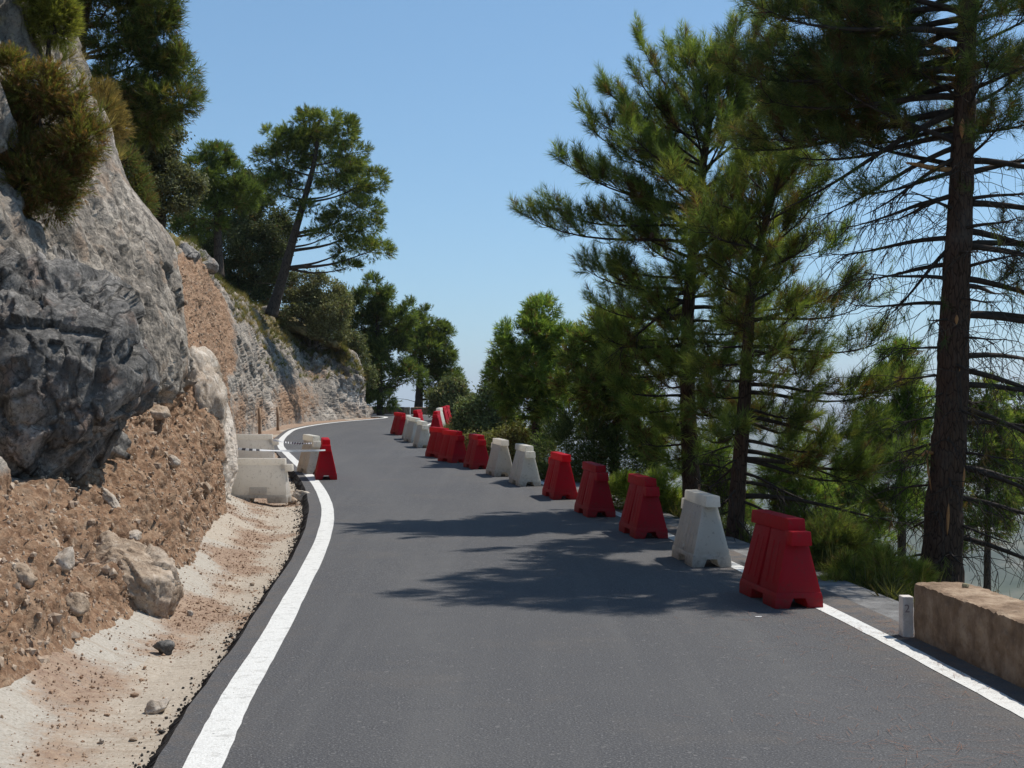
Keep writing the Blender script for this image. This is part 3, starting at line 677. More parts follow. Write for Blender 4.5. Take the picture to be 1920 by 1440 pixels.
def stone(px, py, rx, ry, seed, mat, label, rough=.07, D=None, rot=(0, 0, 0), cat='stone'):
    lo = 5.0
    best = None
    for D_ in np.arange(5.5, 40, .05):
        pt = P(px, py + ry, D_); z = ditch_z(pt[0], pt[1])
        if pt[2] <= z: best = D_; break
    D_ = best or 8; s_ = D_ / F; c = P(px, py, D_)
    z = ditch_z(c[0], c[1])
    o = rock('stone', label, cat, (c[0], c[1], z + ry * s_ * .75), (rx * s_, rx * s_ * .8, ry * s_), seed, mat, sub=4, planes=11, cut=.72, rough=rough, rot=rot, group='loose stones in the ditch')
    return o
stone(308, 1212, 21, 17, 201, M_DARKROCK, 'rough dark grey stone lying in the dusty ditch')
stone(298, 1322, 30, 16, 212, M_PALEROCK, 'creamy white wedge-shaped stone in the ditch, nearest the camera', rot=(0, -.3, .3))
stone(398, 1297, 20, 8, 217, M_TANROCK, 'flat brown stone against the crumbled asphalt edge')
stone(356, 1150, 7, 7, 223, M_PALEROCK, 'small pale stone on the red dirt beside the tan boulder')
stone(190, 1390, 6, 6, 224, M_PALEROCK, 'tiny pale stone in the ditch left of the white wedge stone')
stone(472, 1095, 6, 4, 226, M_TANROCK, 'tiny tan stone in the middle of the ditch')
stone(562, 925, 20, 13, 231, M_PALEROCK, 'pale broken rubble piece beside the standing white barrier')
stone(548, 938, 12, 8, 236, M_TANROCK, 'tan broken rubble piece beside the standing white barrier')
stone(250, 1388, 9, 4, 239, M_TANROCK, 'thin flat orange-tan chip in the near ditch')

# loose crumbs and grit nobody could count
def grit(name, pts, sizes, mat, seed):
    r = np.random.RandomState(seed); V0, F0 = ico(1); n = len(pts)
    base = V0[None] * (1 + .35 * r.uniform(-1, 1, (n, len(V0), 1))) * (np.asarray(sizes)[:, None, None] * r.uniform(.6, 1.3, (n, 1, 3)))
    V = base + pts[:, None]
    Fc = (F0[None] + (np.arange(n) * len(V0))[:, None, None]).reshape(-1, 3)
    o = mk(name, V.reshape(-1, 3), Fc, mat); o['kind'] = 'stuff'; return o
r_ = np.random.RandomState(5)
idx = r_.choice(len(pp), 90000); sel = pp[idx]; sv = np.broadcast_to(s[None], X.shape).ravel()[idx]
ok = (sel[:, 1] > 5.5) & (sel[:, 1] < 30) & (sv > 0) & (sv < 1.0) & (r_.uniform(size=len(idx)) < .06 + .75 * np.clip(dd[idx], 0, 1) ** 2)
sel = sel[ok] + np.c_[r_.normal(0, .03, (ok.sum(), 2)), np.zeros(ok.sum())]
sz = np.clip(r_.lognormal(-5.6, .6, len(sel)), .0015, .022)
grit('gravel', sel, sz, m_simple('gravel_brown', (.16, .085, .05), (.40, .28, .19), 9), 8)
ja = da[(da[:, 1] > 5.5) & (da[:, 1] < 30)]; k_ = r_.choice(len(ja), 2600)
jp = ja[k_] - lat(ja)[k_] * (0.05 + np.abs(r_.normal(0, .075, len(k_))))[:, None]
ax_ = np.array([ditch_z(a_, b_) for a_, b_ in jp])
grit('asphalt_crumbs', np.c_[jp, ax_ + .004], np.clip(r_.lognormal(-5.1, .55, len(jp)), .003, .026), M_TAR, 9)
ct = r_.choice(len(p2), 120000); okc = (dirt[ct] > .6) & (Tp[ct] > 0.0) & (Tp[ct] < .72) & (Yp[ct] > 8) & (Yp[ct] < 36)
cp = p2[ct][okc][:15000]
grit('scree', cp + r_.normal(0, .02, cp.shape), np.clip(r_.lognormal(-4.95, .7, len(cp)), .003, .045), m_simple('scree_stone', (.20, .125, .080), (.52, .42, .32), 5), 10)

# ------------------------------------------------------------------ vegetation
def brushes(B, D, blen, nl, n, wd, ang, rng, C, droop=0.0, jit=.25):
    N = len(B); blen = np.broadcast_to(blen, (N,)); nl = np.broadcast_to(nl, (N,))
    t = rng.random_sample((N, n)); D = nrm(D)
    pos = B[:, None] + D[:, None] * (blen[:, None] * t)[..., None]
    pr = rng.normal(size=(N, n, 3)); pr -= (pr * D[:, None]).sum(-1, keepdims=True) * D[:, None]; pr = nrm(pr)
    th = ang * (.55 + .9 * rng.random_sample((N, n))) * (1.15 - .55 * t)
    d = D[:, None] * np.cos(th)[..., None] + pr * np.sin(th)[..., None]
    d[..., 2] -= droop
    d = nrm(d)
    tip = pos + d * (nl[:, None] * (.7 + .5 * rng.random_sample((N, n))))[..., None]
    sd_ = nrm(np.cross(d, rng.normal(size=(N, n, 3)))) * wd * .5
    V = np.stack([pos - sd_, pos + sd_, tip], 2).reshape(-1, 3)
    Cc = C[:, None] * (1 + jit * rng.uniform(-1, 1, (N, n, 1))); Cc = np.repeat(np.clip(Cc, 0.004, 1)[:, :, None], 3, 2).reshape(-1, 3)
    return V, np.arange(len(V)).reshape(-1, 3), Cc
def leaves(B, D, size, n, spread, rng, C, jit=.3):
    N = len(B); c = B[:, None] + rng.normal(size=(N, n, 3)) * spread
    nn_ = nrm(D[:, None] * .7 + rng.normal(size=(N, n, 3)) * .8)
    a = nrm(np.cross(nn_, rng.normal(size=(N, n, 3)))); b = np.cross(nn_, a)
    s_ = size * (.6 + .8 * rng.random_sample((N, n, 1)))
    V = np.stack([c - a * s_, c + b * s_ * .5, c + a * s_, c - b * s_ * .5], 2).reshape(-1, 3)
    Cc = C[:, None] * (1 + jit * rng.uniform(-1, 1, (N, n, 1))); Cc = np.repeat(np.clip(Cc, .004, 1)[:, :, None], 4, 2).reshape(-1, 3)
    return V, np.arange(len(V)).reshape(-1, 4), Cc
def palette(rng, N, cols, wts, jit=.12):
    i = rng.choice(len(cols), N, p=np.array(wts) / sum(wts))
    return np.clip(np.array(cols)[i] * (1 + jit * rng.normal(size=(N, 1))), .004, 1)

PINE_G = [(.062, .096, .030), (.094, .130, .038), (.045, .070, .027), (.128, .150, .046)]
def trunk_tube(acc, pts, r0, r1, sides, seg, rng, rough=.05, flare=.25):
    pts = catmull(np.asarray(pts, float), 8)
    L = np.concatenate([[0], np.cumsum(np.linalg.norm(np.diff(pts, axis=0), axis=1))])
    n = max(6, int(L[-1] / seg)); q = np.linspace(0, L[-1], n)
    c = np.stack([np.interp(q, L, pts[:, k]) for k in range(3)], 1)
    u = q / L[-1]; rad = r0 + (r1 - r0) * u + flare * r0 * np.exp(-q / (r0 * 2.2))
    i0 = acc.n; acc.tube(c, rad, sides)
    V = acc.V[-1]; m = len(c) * sides
    ctr = np.repeat(c, sides, 0); d = V[:m] - ctr; rr_ = np.repeat(rad, sides)
    th = np.tile(np.arange(sides), len(c))
    nz = fbm(np.c_[d / (rr_[:, None] + 1e-6) * 2.4, ][:, :3] * np.array([1, 1, 1]) + np.c_[np.zeros(m), np.zeros(m), V[:m, 2] * 2.2], 3)
    bw, bw2, bv = worley(np.c_[d / (rr_[:, None] + 1e-6) * 3.2][:, :3] + np.c_[np.zeros(m), np.zeros(m), V[:m, 2] * 5])
    V[:m] = ctr + d * (1 + rough * nz + rough * 1.2 * (bv - .5))[:, None]
    return c, rad

def pine(label, D, trunk_px, r0, r1, prof, zr, nbr, seed, cols=PINE_G, wts=(3, 3, 3, 1), brown=.10, bare_below=None, sec_sp=.12, brush_n=34, nl=.115, wd=.0055,
         bl=.20, parts=True, pitch=(.0, .95), curl=.45, group=None, cat='pine tree', extra=(), droop=.05, sec_len=.42, dead_len=.8, front=1.0, sub_d=None, skip_r=None):
    rng = np.random.RandomState(seed)
    tp = np.array([P(*q_) if len(q_) == 3 else P(q_[0], q_[1], D) for q_ in trunk_px])
    base = tp[0].copy()
    root = empty('pine_tree', base, label, cat, group)
    ta = Acc(); c, rad = trunk_tube(ta, tp, r0, r1, 20 if parts else 10, .05 if parts else .2, rng, .09)
    zc = c[:, 2]
    def at_z(z): return np.array([np.interp(z, zc, c[:, k]) for k in range(3)]), float(np.interp(z, zc, rad))
    pz = np.array([q_[0] for q_ in prof]); pl = np.array([q_[1] for q_ in prof]); prr = np.array([q_[2] for q_ in prof])
    order = np.argsort(pz); pz, pl, prr = pz[order], pl[order], prr[order]
    specs = []
    ga = rng.uniform(0, 6.28)
    zs = zr[0] + (zr[1] - zr[0]) * (np.arange(nbr) + rng.uniform(-.3, .3, nbr)) / nbr
    for k, z in enumerate(zs):
        ga += 2.4 + rng.uniform(-.35, .35)
        cx = math.cos(ga); f_ = (cx + 1) / 2
        L = np.interp(z, pz, pl) * (1 - f_) + np.interp(z, pz, prr) * f_
        if math.sin(ga) < -.3: L *= front
        L *= rng.uniform(.78, 1.1)
        u = (z - zr[0]) / (zr[1] - zr[0]); e0 = pitch[0] + (pitch[1] - pitch[0]) * u ** 1.5 + rng.uniform(-.12, .12)
        bare = bare_below is not None and z < bare_below + rng.uniform(-.35, .35)
        specs.append((z, ga, L, e0, bare, 1.0))
    for e in extra: specs.append(tuple(e))
    Bs, Ds, U = [], [], []
    tops = []
    limb = Acc()
    for (z, a, L, e0, bare, dn) in specs:
        if L < .12: continue
        p0, tr = at_z(z); acc = Acc() if parts else limb
        k = 9; pts = [p0]; aa = a; ee = e0; st = L / (k - 1)
        for j in range(1, k):
            uu = j / (k - 1)
            ee_ = e0 - .25 * math.sin(uu * 3.14) * (1 if e0 < .3 else .3) + curl * max(0, uu - .35) * (1 if not bare else -.9)
            aa += rng.uniform(-.09, .09)
            d = np.array([math.cos(aa) * math.cos(ee_), math.sin(aa) * math.cos(ee_), math.sin(ee_)])
            pts.append(pts[-1] + d * st)
        pts = np.array(pts); rb = min(tr * .42, .010 + .016 * L)
        acc.tube(pts, np.linspace(rb, .0035 if parts else .008, k), 6 if parts else 4)
        # side shoots
        n2 = int(L * .82 / sec_sp * dn) + 1
        for m in range(n2 * 2):
            u = rng.uniform(.16, 1.0) if not bare else rng.uniform(.12, 1.0)
            if not bare and rng.uniform() > .35 + .9 * u: continue
            if bare and rng.uniform() > .75: continue
            q0 = np.array([np.interp(u * (k - 1), np.arange(k), pts[:, i]) for i in range(3)])
            td = nrm(pts[min(k - 1, int(u * (k - 1)) + 1)] - pts[max(0, int(u * (k - 1)) - 0)] + 1e-6)
            side = nrm(np.cross(td, [0, 0, 1])) * (1 if m % 2 else -1)
            sl = (sec_len * (1.1 - .6 * u) * rng.uniform(.5, 1.25)) * min(1, .45 + L * .4)
            d2 = nrm(td * .75 + side * rng.uniform(.1, 1.0) + np.array([0, 0, rng.uniform(-.35, .95)]))
            if bare:
                sl = dead_len * rng.uniform(.3, 1.1); g = -rng.uniform(.15, .55)
                qq = [q0]; dd_ = nrm(td * .6 + side * rng.uniform(.2, 1.) + np.array([0, 0, rng.uniform(-.5, .3)]))
                for w_ in range(7):
                    dd_ = nrm(dd_ + np.array([0, 0, g * .55]) + rng.normal(size=3) * .22); qq.append(qq[-1] + dd_ * sl / 7)
                acc.tube(np.array(qq), np.linspace(.0055, .0022, 8), 3, False)
                if rng.uniform() < .55:
                    w_ = rng.randint(2, 6); q3 = qq[w_]; d3 = nrm(rng.normal(size=3) + np.array([0, 0, -.6]))
                    acc.tube(np.array([q3, q3 + d3 * sl * .22, q3 + (d3 + np.array([0, 0, -.25])) * sl * .42]), [.0035, .0028, .002], 3, False)
                if rng.uniform() < .10: Bs.append(qq[-1]); Ds.append(dd_); U.append(.2)
                continue
            q1 = q0 + d2 * sl * .55; d3 = nrm(d2 + np.array([0, 0, .6]) + rng.normal(size=3) * .15); q2 = q1 + d3 * sl * .45
            acc.tube(np.array([q0, q1, q2]), [.006, .0045, .003] if parts else [.012, .009, .006], 3, False)
            nb = max(2, int(sl / .085))
            for b_ in range(nb):
                v = .30 + .70 * (b_ + rng.uniform(0, 1)) / nb
                qp = q0 + d2 * sl * .55 * min(1, v / .55) + d3 * sl * max(0, v - .55)
                dd_ = nrm(d3 + rng.normal(size=3) * .45 + np.array([0, 0, .25])) if b_ < nb - 1 else nrm(d3 + np.array([0, 0, .25]))
                Bs.append(qp); Ds.append(dd_); U.append(u * (.4 + .6 * v))
        if not bare:
            for w_ in range(4):
                Bs.append(pts[-1] - nrm(pts[-1] - pts[-2]) * .05 * w_); Ds.append(nrm(pts[-1] - pts[-2] + rng.normal(size=3) * .04 * w_)); U.append(1.0)
        if parts: acc.build('branch', M_TWIG, root, True, origin=base)
    # leader
    tpz = c[-1]
    if zr[1] > zc[-1] - .6:
        for w_ in range(10):
            Bs.append(tpz - np.array([0, 0, .09 * w_])); Ds.append(nrm(np.array([0, 0, 1.]) + rng.normal(size=3) * (.1 + .07 * w_))); U.append(1.)
    if not parts and limb.n: ta.V += limb.V; ta.Q += [q_ + ta.n for q_ in limb.Q]; ta.n += limb.n
    ta.build('trunk', M_BARK if parts else M_BARK2, root, True, origin=base)
    Bs = np.array(Bs); Ds = np.array(Ds); U = np.array(U)
    C = palette(rng, len(Bs), cols, wts) * np.array([2.15, 1.95, 1.6])
    cl_ = fbm(Bs * 1.1 + seed, 2)[:, None]; C = C * (1 + .35 * cl_)
    br = (rng.uniform(size=len(Bs)) < brown * (1.6 - 1.4 * U)); C[br] = palette(rng, br.sum(), [(.13, .075, .032), (.16, .105, .05), (.10, .055, .03)], (1, 1, 1)) if br.any() else C[br]
    V, Fc, Cc = brushes(Bs, Ds, bl, nl, brush_n, wd, .85, rng, C, droop)
    mk('crown', V, Fc, M_FOL, root, False, Cc, origin=base)
    return root, len(Bs), at_z

def lobe_points(lobes, N, rng, sub=11, subr=(.32, .52), up=.35):
    L = np.array(lobes, float)       # cx cy cz rx ry rz
    wt = (L[:, 3] * L[:, 5]); wt = wt / wt.sum()
    k = rng.choice(len(L), N, p=wt)
    sd_ = nrm(rng.normal(size=(len(L), sub, 3)) + np.array([0, 0, .25])); sr = rng.uniform(*subr, (len(L), sub)); so = rng.uniform(.5, .85, (len(L), sub))
    j = rng.randint(0, sub, N)
    c0 = L[k, :3]; R = L[k, 3:]
    sc_c = c0 + sd_[k, j] * so[k, j][:, None] * R
    d = nrm(rng.normal(size=(N, 3)) + sd_[k, j] * .9 + np.array([0, 0, up]))
    rr_ = sr[k, j][:, None] * (rng.random_sample((N, 1)) ** .35)
    pts = sc_c + d * rr_ * R
    shade = rng.uniform(.8, 1.2, (len(L), sub))[k, j]
    return pts, nrm(d + sd_[k, j] * .3 + np.array([0, 0, up * .6])), shade, k

def lobe_tree(name, label, cat, D, trunk_px, r0, r1, lobes_px, N, seed, style='pine', cols=PINE_G, wts=(3, 3, 3, 1), size=.05, n=10, bl=.2, nl=.14, wd=.02, spread=.10, brown=.04, group=None,
              sub=11, subr=(.32, .52), thick=.9, up=.35, limbs=True, bark=None, droop=0.0, ang=.8, trunk_name='trunk', crown_name='crown', bare=0):
    rng = np.random.RandomState(seed)
    tp = np.array([P(q_[0], q_[1], D + (q_[2] if len(q_) > 2 else 0)) for q_ in trunk_px]); base = tp[0].copy()
    s_ = D / F
    lobes = []
    for q_ in lobes_px:
        px, py, rx = q_[:3]; ry = q_[3] if len(q_) > 3 else rx; dd_ = q_[4] if len(q_) > 4 else rng.uniform(-.5, .5) * rx * s_
        c = P(px, py, D + dd_); lobes.append((*c, rx * s_, (rx * .5 + ry * .5) * s_ * thick, ry * s_))
    root = empty(name, base, label, cat, group)
    ta = Acc(); c, rad = trunk_tube(ta, tp, r0, r1, 10, .15, rng, .06)
    if limbs:
        for lb in lobes:
            lc = np.array(lb[:3]); tz = lc[2] - .35 * np.linalg.norm(lc[:2] - np.interp(lc[2], c[:, 2], c[:, 0]) * np.array([1, 0]) - np.array([0, D]))
            i = int(np.argmin(abs(c[:, 2] - max(tz, c[0, 2] + .25 * (c[-1, 2] - c[0, 2])))))
            a = c[i]; mid = (a + lc) / 2 + np.array([0, 0, -.06 * np.linalg.norm(lc - a)]) + rng.normal(size=3) * .04
            r_a = min(rad[i] * .45, .02 + .02 * np.linalg.norm(lc - a))
            ta.tube(catmull(np.array([a, mid, lc]), 4), np.linspace(r_a, .012, 9), 5)
            for w_ in range(6):
                t_ = nrm(rng.normal(size=3) + np.array([0, 0, .3])) * np.array(lb[3:]) * .75
                st = mid * .35 + lc * .65
                ta.tube(np.array([st, st * .5 + (lc + t_) * .5 + rng.normal(size=3) * .04, lc + t_]), [.014, .010, .006], 3, False)
        for w_ in range(bare):
            i = rng.randint(int(len(c) * .15), int(len(c) * .6)); a_ = rng.uniform(0, 6.28); L = rng.uniform(.4, 1.3)
            d_ = np.array([math.cos(a_), math.sin(a_), rng.uniform(-.15, .3)])
            ta.tube(np.array([c[i], c[i] + d_ * L * .5, c[i] + d_ * L + np.array([0, 0, -.08])]), [.018, .013, .006], 4)
    ta.build(trunk_name, bark or M_BARK2, root, True, origin=base)
    pts, dr, sh, k = lobe_points(lobes, N, rng, sub, subr, up)
    C = palette(rng, N, cols, wts) * sh[:, None] * (np.array([2.15, 1.95, 1.6]) if style == 'pine' else np.array([2.2, 2.1, 1.9]))
    br = rng.uniform(size=N) < brown
    if br.any(): C[br] = palette(rng, br.sum(), [(.13, .08, .035), (.17, .12, .055)], (1, 1))
    if style == 'pine': V, Fc, Cc = brushes(pts, dr, bl, nl, n, wd, ang, rng, C, droop)
    else: V, Fc, Cc = leaves(pts, dr, size, n, spread, rng, C)
    mk(crown_name, V, Fc, M_FOL if style == 'pine' else M_LEAF, root, False, Cc, origin=base)
    return root

# ---- the three near pines on the right
G_PN = 'pines along the outer edge of the road'
Zy = lambda y, D: EYE - (y - 756) / F * D
Z20 = lambda y: Zy(y, 20.0); Z17 = lambda y: Zy(y, 17.5); Z14 = lambda y: Zy(y, 14.3)
r2, n2_, az2 = pine('tallest bushy pine, its left bough reaching far over the road', 20.0,
     [(1300, 1060), (1296, 900), (1288, 700), (1292, 560), (1302, 440), (1320, 300), (1334, 190), (1334, 118)], .155, .03,
     [(Z20(900), .5, .7), (Z20(800), .9, 1.2), (Z20(700), 1.2, 1.7), (Z20(600), 1.4, 2.1), (Z20(500), 1.4, 2.3), (Z20(440), 1.5, 2.2), (Z20(380), 2.0, 2.0), (Z20(300), 1.75, 1.8), (Z20(220), 1.5, 1.6), (Z20(150), .75, 1.0), (Z20(118), .4, .4)],
     (Z20(900), Z20(135)), 92, 21, bare_below=Z20(860), sec_sp=.105, brush_n=40, nl=.15, wd=.0068, sec_len=.52, group=G_PN, brown=.16, front=.55,
     extra=[(Z20(425), 3.0, 2.3, .2, False, 1.1), (Z20(310), 3.2, 2.0, .35, False, 1.1), (Z20(265), 2.85, 1.8, .45, False, 1.1), (Z20(600), 3.1, 1.45, .2, False, 1.), (Z20(650), 3.3, 1.3, .15, False, .9), (Z20(390), 2.6, 2.0, .3, False, 1.), (Z20(340), 3.7, 1.7, .3, False, 1.), (Z20(455), 3.10, 2.65, .22, False, 1.15), (Z20(400), 3.35, 2.2, .30, False, 1.0), (Z20(350), 2.9, 1.9, .45, False, 1.0), (Z20(545), 3.0, 1.6, .25, False, .9), (Z20(560), 3.3, 1.55, -.35, True, .8), (Z20(250), .3, 1.6, .5, False, 1.0), (Z20(480), .1, 2.4, .15, False, 1.0)])
r3, n3_, _ = pine('pine behind the nearest white barrier with long bare lower boughs', 17.5,
     [(1374, 1100), (1378, 1000), (1390, 830), (1402, 650), (1412, 520), (1440, 400), (1470, 300)], .125, .03,
     [(Z17(1010), .4, 1.0), (Z17(900), .5, 1.7), (Z17(800), .6, 2.0), (Z17(700), .6, 1.9), (Z17(600), .75, 1.6), (Z17(500), .9, 1.3), (Z17(400), .85, 1.1), (Z17(300), .4, .4)],
     (Z17(1010), Z17(315)), 60, 33, cols=[(.054, .082, .027), (.080, .108, .033), (.040, .060, .024), (.105, .118, .040)], bare_below=Z17(850), sec_sp=.105, brush_n=40, nl=.15, wd=.0065, sec_len=.52, group=G_PN, brown=.18, dead_len=.6, pitch=(-.15, .9), front=.7,
     extra=[(Z17(470), 3.9, 1.4, .25, False, 1.0), (Z17(410), 3.2, 1.4, .3, False, 1.0), (Z17(650), .05, 2.0, .1, False, 1.), (Z17(720), -.1, 2.1, .05, False, 1.), (Z17(600), .3, 1.8, .2, False, 1.), (Z17(860), .1, 2.3, .05, False, .8), (Z17(930), -.05, 2.3, .1, True, .8), (Z17(780), .0, 1.9, -.05, False, 1.0), (Z17(860), .15, 1.8, -.1, False, .7)])  # first boughs put in for the shadow they drop on the road
r1, n1_, az1 = pine('nearest pine, thick dark trunk with torn scars behind the low wall', 14.3,
     [(1763, 1130), (1768, 1000), (1782, 780), (1793, 540), (1806, 270), (1815, 0), (1825, -250), (1832, -420)], .205, .05,
     [(Z14(1050), .6, 1.6), (Z14(900), .5, 1.9), (Z14(700), .6, 2.0), (Z14(600), 1.1, 2.0), (Z14(480), 1.35, 2.0), (Z14(350), 1.6, 2.1), (Z14(200), 1.9, 2.1), (Z14(60), 2.2, 2.1), (Z14(-100), 2.1, 2.0), (Z14(-260), 1.5, 1.5), (Z14(-400), .6, .6)],
     (Z14(1040), Z14(-410)), 90, 45, bare_below=Z14(330), sec_sp=.10, brush_n=38, nl=.14, wd=.006, sec_len=.55, group=G_PN, brown=.22, dead_len=.95, pitch=(.02, .75), curl=.2, droop=.22, front=.5,
     cols=[(.040, .062, .024), (.060, .082, .030), (.030, .046, .022), (.085, .09, .035)],
     extra=[(4.9, 2.35, 3.0, .1, False, 1.4), (5.5, 2.3, 3.0, .08, False, 1.4), (5.8, 2.0, 3.2, .08, False, 1.2), (6.2, 2.15, 3.1, .05, False, 1.2), (5.4, 2.2, 3.0, .1, False, 1.2), (6.6, 1.85, 3.0, .05, False, 1.2), (6.3, 2.3, 2.5, .15, False, 1.2), (6.9, 2.6, 2.3, .15, False, 1.2), (7.4, 2.4, 2.1, .2, False, 1.2), (7.7, 2.7, 1.9, .25, False, 1.2), (6.6, 2.2, 2.4, .1, False, 1.2), (5.9, 2.4, 2.6, .1, False, 1.2), (7.1, 1.9, 2.2, .2, False, 1.2), (6.0, 2.8, 2.1, .2, False, 1.1), (Z14(130), 3.05, 2.5, .12, False, 1.1), (Z14(60), 3.35, 2.45, .16, False, 1.0), (Z14(90), 2.8, 2.1, .1, False, 1.0), (Z14(180), 3.2, 2.1, .1, False, 1.), (5.2, 2.05, 2.6, .1, False, 1.1), (5.6, 1.75, 2.5, .1, False, 1.1), (4.9, 2.45, 2.4, .1, False, 1.), (Z14(250), 3.0, 1.8, .0, False, .9), (Z14(320), 3.25, 1.3, -.1, False, .8), (Z14(200), 2.95, 2.3, -.30, True, 1.0), (Z14(300), .1, 2.0, .1, False, 1.), (Z14(380), -.1, 2.0, .05, False, 1.), (Z14(430), .25, 2.0, .0, False, 1.), (Z14(520), .0, 1.9, -.05, False, 1.), (Z14(270), 3.1, 1.65, -.25, True, 1.1), (Z14(290), 3.3, 1.4, -.32, True, 1.2), (Z14(365), 3.12, 1.3, -.06, True, 1.1), (Z14(450), 3.05, 1.15, -.62, True, .9),  # boughs with plain heights are added to thicken the shadow on the road
            (Z14(460), .0, 2.0, .02, True, .9), (Z14(590), -.1, 1.9, .05, True, .7), (Z14(690), .1, 1.8, -.08, True, .7), (Z14(760), .0, 1.8, -.15, True, .8), (Z14(870), -.15, 1.8, -.12, True, .8), (Z14(930), .1, 1.8, -.02, True, .9), (Z14(1000), .0, 1.8, -.1, True, .9)])
# torn wood on the nearest pine: scars and a snapped bough, parts of that tree
b1 = np.array(r1.location); trunk1 = [c_ for c_ in r1.children if c_.name.startswith('trunk')][0]
def on_trunk(py, off, out=1.0):
    q_, rr_ = az1(Z14(py)); a_ = off
    return q_ + np.array([math.sin(a_) * rr_ * out, -math.cos(a_) * rr_ * out, 0])
for (y0, y1, off, wdt) in [(940, 1000, -.1, .018), (870, 912, .85, .022), (225, 262, -.45, .03), (592, 610, -.2, .02), (690, 702, .1, .012)]:
    a_ = Acc(); pts = np.array([on_trunk(yy, off, 1.0) for yy in np.linspace(y0, y1, 6)])
    a_.tube(pts, wdt * np.array([.2, .7, 1, .9, .6, .1]), 6)
    a_.build('bark_scar', M_WOOD, trunk1, True, origin=b1)
a_ = Acc(); q_ = on_trunk(318, -1.5, .9)
a_.tube(np.array([q_, q_ + [-.22, -.05, .01], q_ + [-.38, -.08, .04], q_ + [-.52, -.1, .06]]), [.035, .028, .024, .010], 8); a_.build('broken_branch', M_WOOD, r1, True, origin=b1)
a_ = Acc(); q_ = on_trunk(850, -1.4, .9)
a_.tube(np.array([q_, q_ + [-.09, -.03, .02], q_ + [-.14, -.04, -.02]]), [.022, .02, .012], 6)
a_.tube(np.array([q_ + [-.085, -.035, .02], q_ + [-.075, -.04, -.2], q_ + [-.045, -.05, -.4]]), [.012, .014, .004], 5); a_.build('broken_branch', M_WOOD, r1, True, origin=b1)
M_CONE = m_simple('cone_brown', (.05, .03, .02), (.12, .075, .045), 60, .8)
b2 = np.array(r2.location)
for (px, py) in [(1188, 446), (1222, 441), (1270, 436), (1150, 225), (1410, 330)]:
    V_, F_ = ico(2); c_0 = P(px, py, 19.9); mk('cone', V_ * np.array([.035, .035, .05]) * (1 + .12 * fbm(V_ * 4, 2)[:, None]) + c_0, F_, M_CONE, r2, False, origin=b2)

# ---- trees further back on the right
G_RB = 'trees and shrubs below the road'
GR_LIT = [(.060, .100, .028), (.095, .140, .036), (.040, .070, .024), (.13, .165, .045)]
lobe_tree('pine_tree', 'bright green rounded pine, middle of the right side beyond the red barriers', 'pine tree', 32, [(1000, 960), (1004, 800), (1012, 640), (1018, 575)], .15, .03,
   [(1015, 600, 34, 34), (985, 640, 44, 36), (1045, 645, 42, 36), (960, 690, 42, 34), (1010, 700, 52, 44), (1065, 705, 48, 44), (955, 740, 30, 24), (990, 765, 48, 40), (1050, 775, 52, 44), (945, 655, 18, 16)], 5200, 51, cols=GR_LIT, n=12, group=G_RB, brown=.05)
lobe_tree('pine_tree', 'loose olive-green pine just left of the tall bushy one', 'pine tree', 27, [(1150, 980), (1155, 800), (1160, 660), (1165, 590)], .12, .03,
   [(1130, 620, 36, 26), (1165, 640, 44, 40), (1110, 665, 44, 36), (1200, 690, 44, 44), (1140, 720, 56, 46), (1090, 740, 40, 36), (1200, 770, 44, 44), (1150, 800, 60, 44), (1225, 830, 30, 40)], 4200, 52, n=13, group=G_RB, brown=.16, nl=.15)
lobe_tree('juniper', 'dark frond-like juniper behind the bright red barrier', 'shrub', 27, [(1110, 960), (1112, 880), (1114, 800)], .06, .02,
   [(1050, 850, 44, 36), (1100, 820, 50, 40), (1155, 850, 50, 44), (1190, 880, 44, 40), (1120, 880, 56, 40), (1060, 900, 44, 36)], 3600, 53, cols=[(.045, .066, .032), (.062, .085, .040), (.035, .05, .028)], wts=(1, 1, 1), n=12, bl=.3, nl=.07, wd=.016, ang=.6, group=G_RB)
lobe_tree('shrub', 'low yellow-green bush at the road edge behind the middle red barriers', 'shrub', 21, [(1235, 1010), (1237, 960), (1240, 920)], .03, .01,
   [(1205, 935, 34, 26), (1250, 925, 36, 28), (1270, 960, 34, 28), (1220, 975, 40, 28), (1170, 930, 30, 26)], 2200, 54, cols=[(.085, .12, .03), (.12, .155, .04), (.06, .085, .026)], wts=(1, 1, 1), n=12, nl=.11, wd=.009, bl=.15, group=G_RB)
lobe_tree('pine_tree', 'young pine rising between the drooping boughs and the nearest trunk', 'pine tree', 25, [(1690, 1180), (1692, 900), (1695, 720), (1697, 650)], .10, .03,
   [(1690, 680, 30, 34), (1672, 740, 40, 40), (1715, 760, 34, 40), (1650, 800, 44, 40), (1700, 830, 46, 40), (1660, 880, 50, 40), (1720, 890, 30, 40), (1625, 860, 36, 34), (1690, 950, 50, 34)], 4000, 55, cols=GR_LIT, wts=(4, 2, 3, 1), n=14, nl=.15, wd=.014, group=G_RB, brown=.08)
lobe_tree('shrub', 'sunlit yellow-green bush beside the low wall, below the nearest trunk', 'shrub', 13.5, [(1660, 1240), (1662, 1160), (1664, 1100)], .03, .01,
   [(1600, 1095, 42, 34), (1655, 1080, 44, 32), (1700, 1100, 40, 36), (1640, 1125, 60, 38), (1570, 1125, 40, 32), (1700, 1150, 50, 36)], 3600, 56, cols=[(.10, .125, .03), (.135, .155, .042), (.075, .095, .026), (.16, .14, .06)], wts=(2, 2, 2, 1), n=22, nl=.085, wd=.005, bl=.13, group=G_RB, brown=.10, sub=16, subr=(.25, .42))
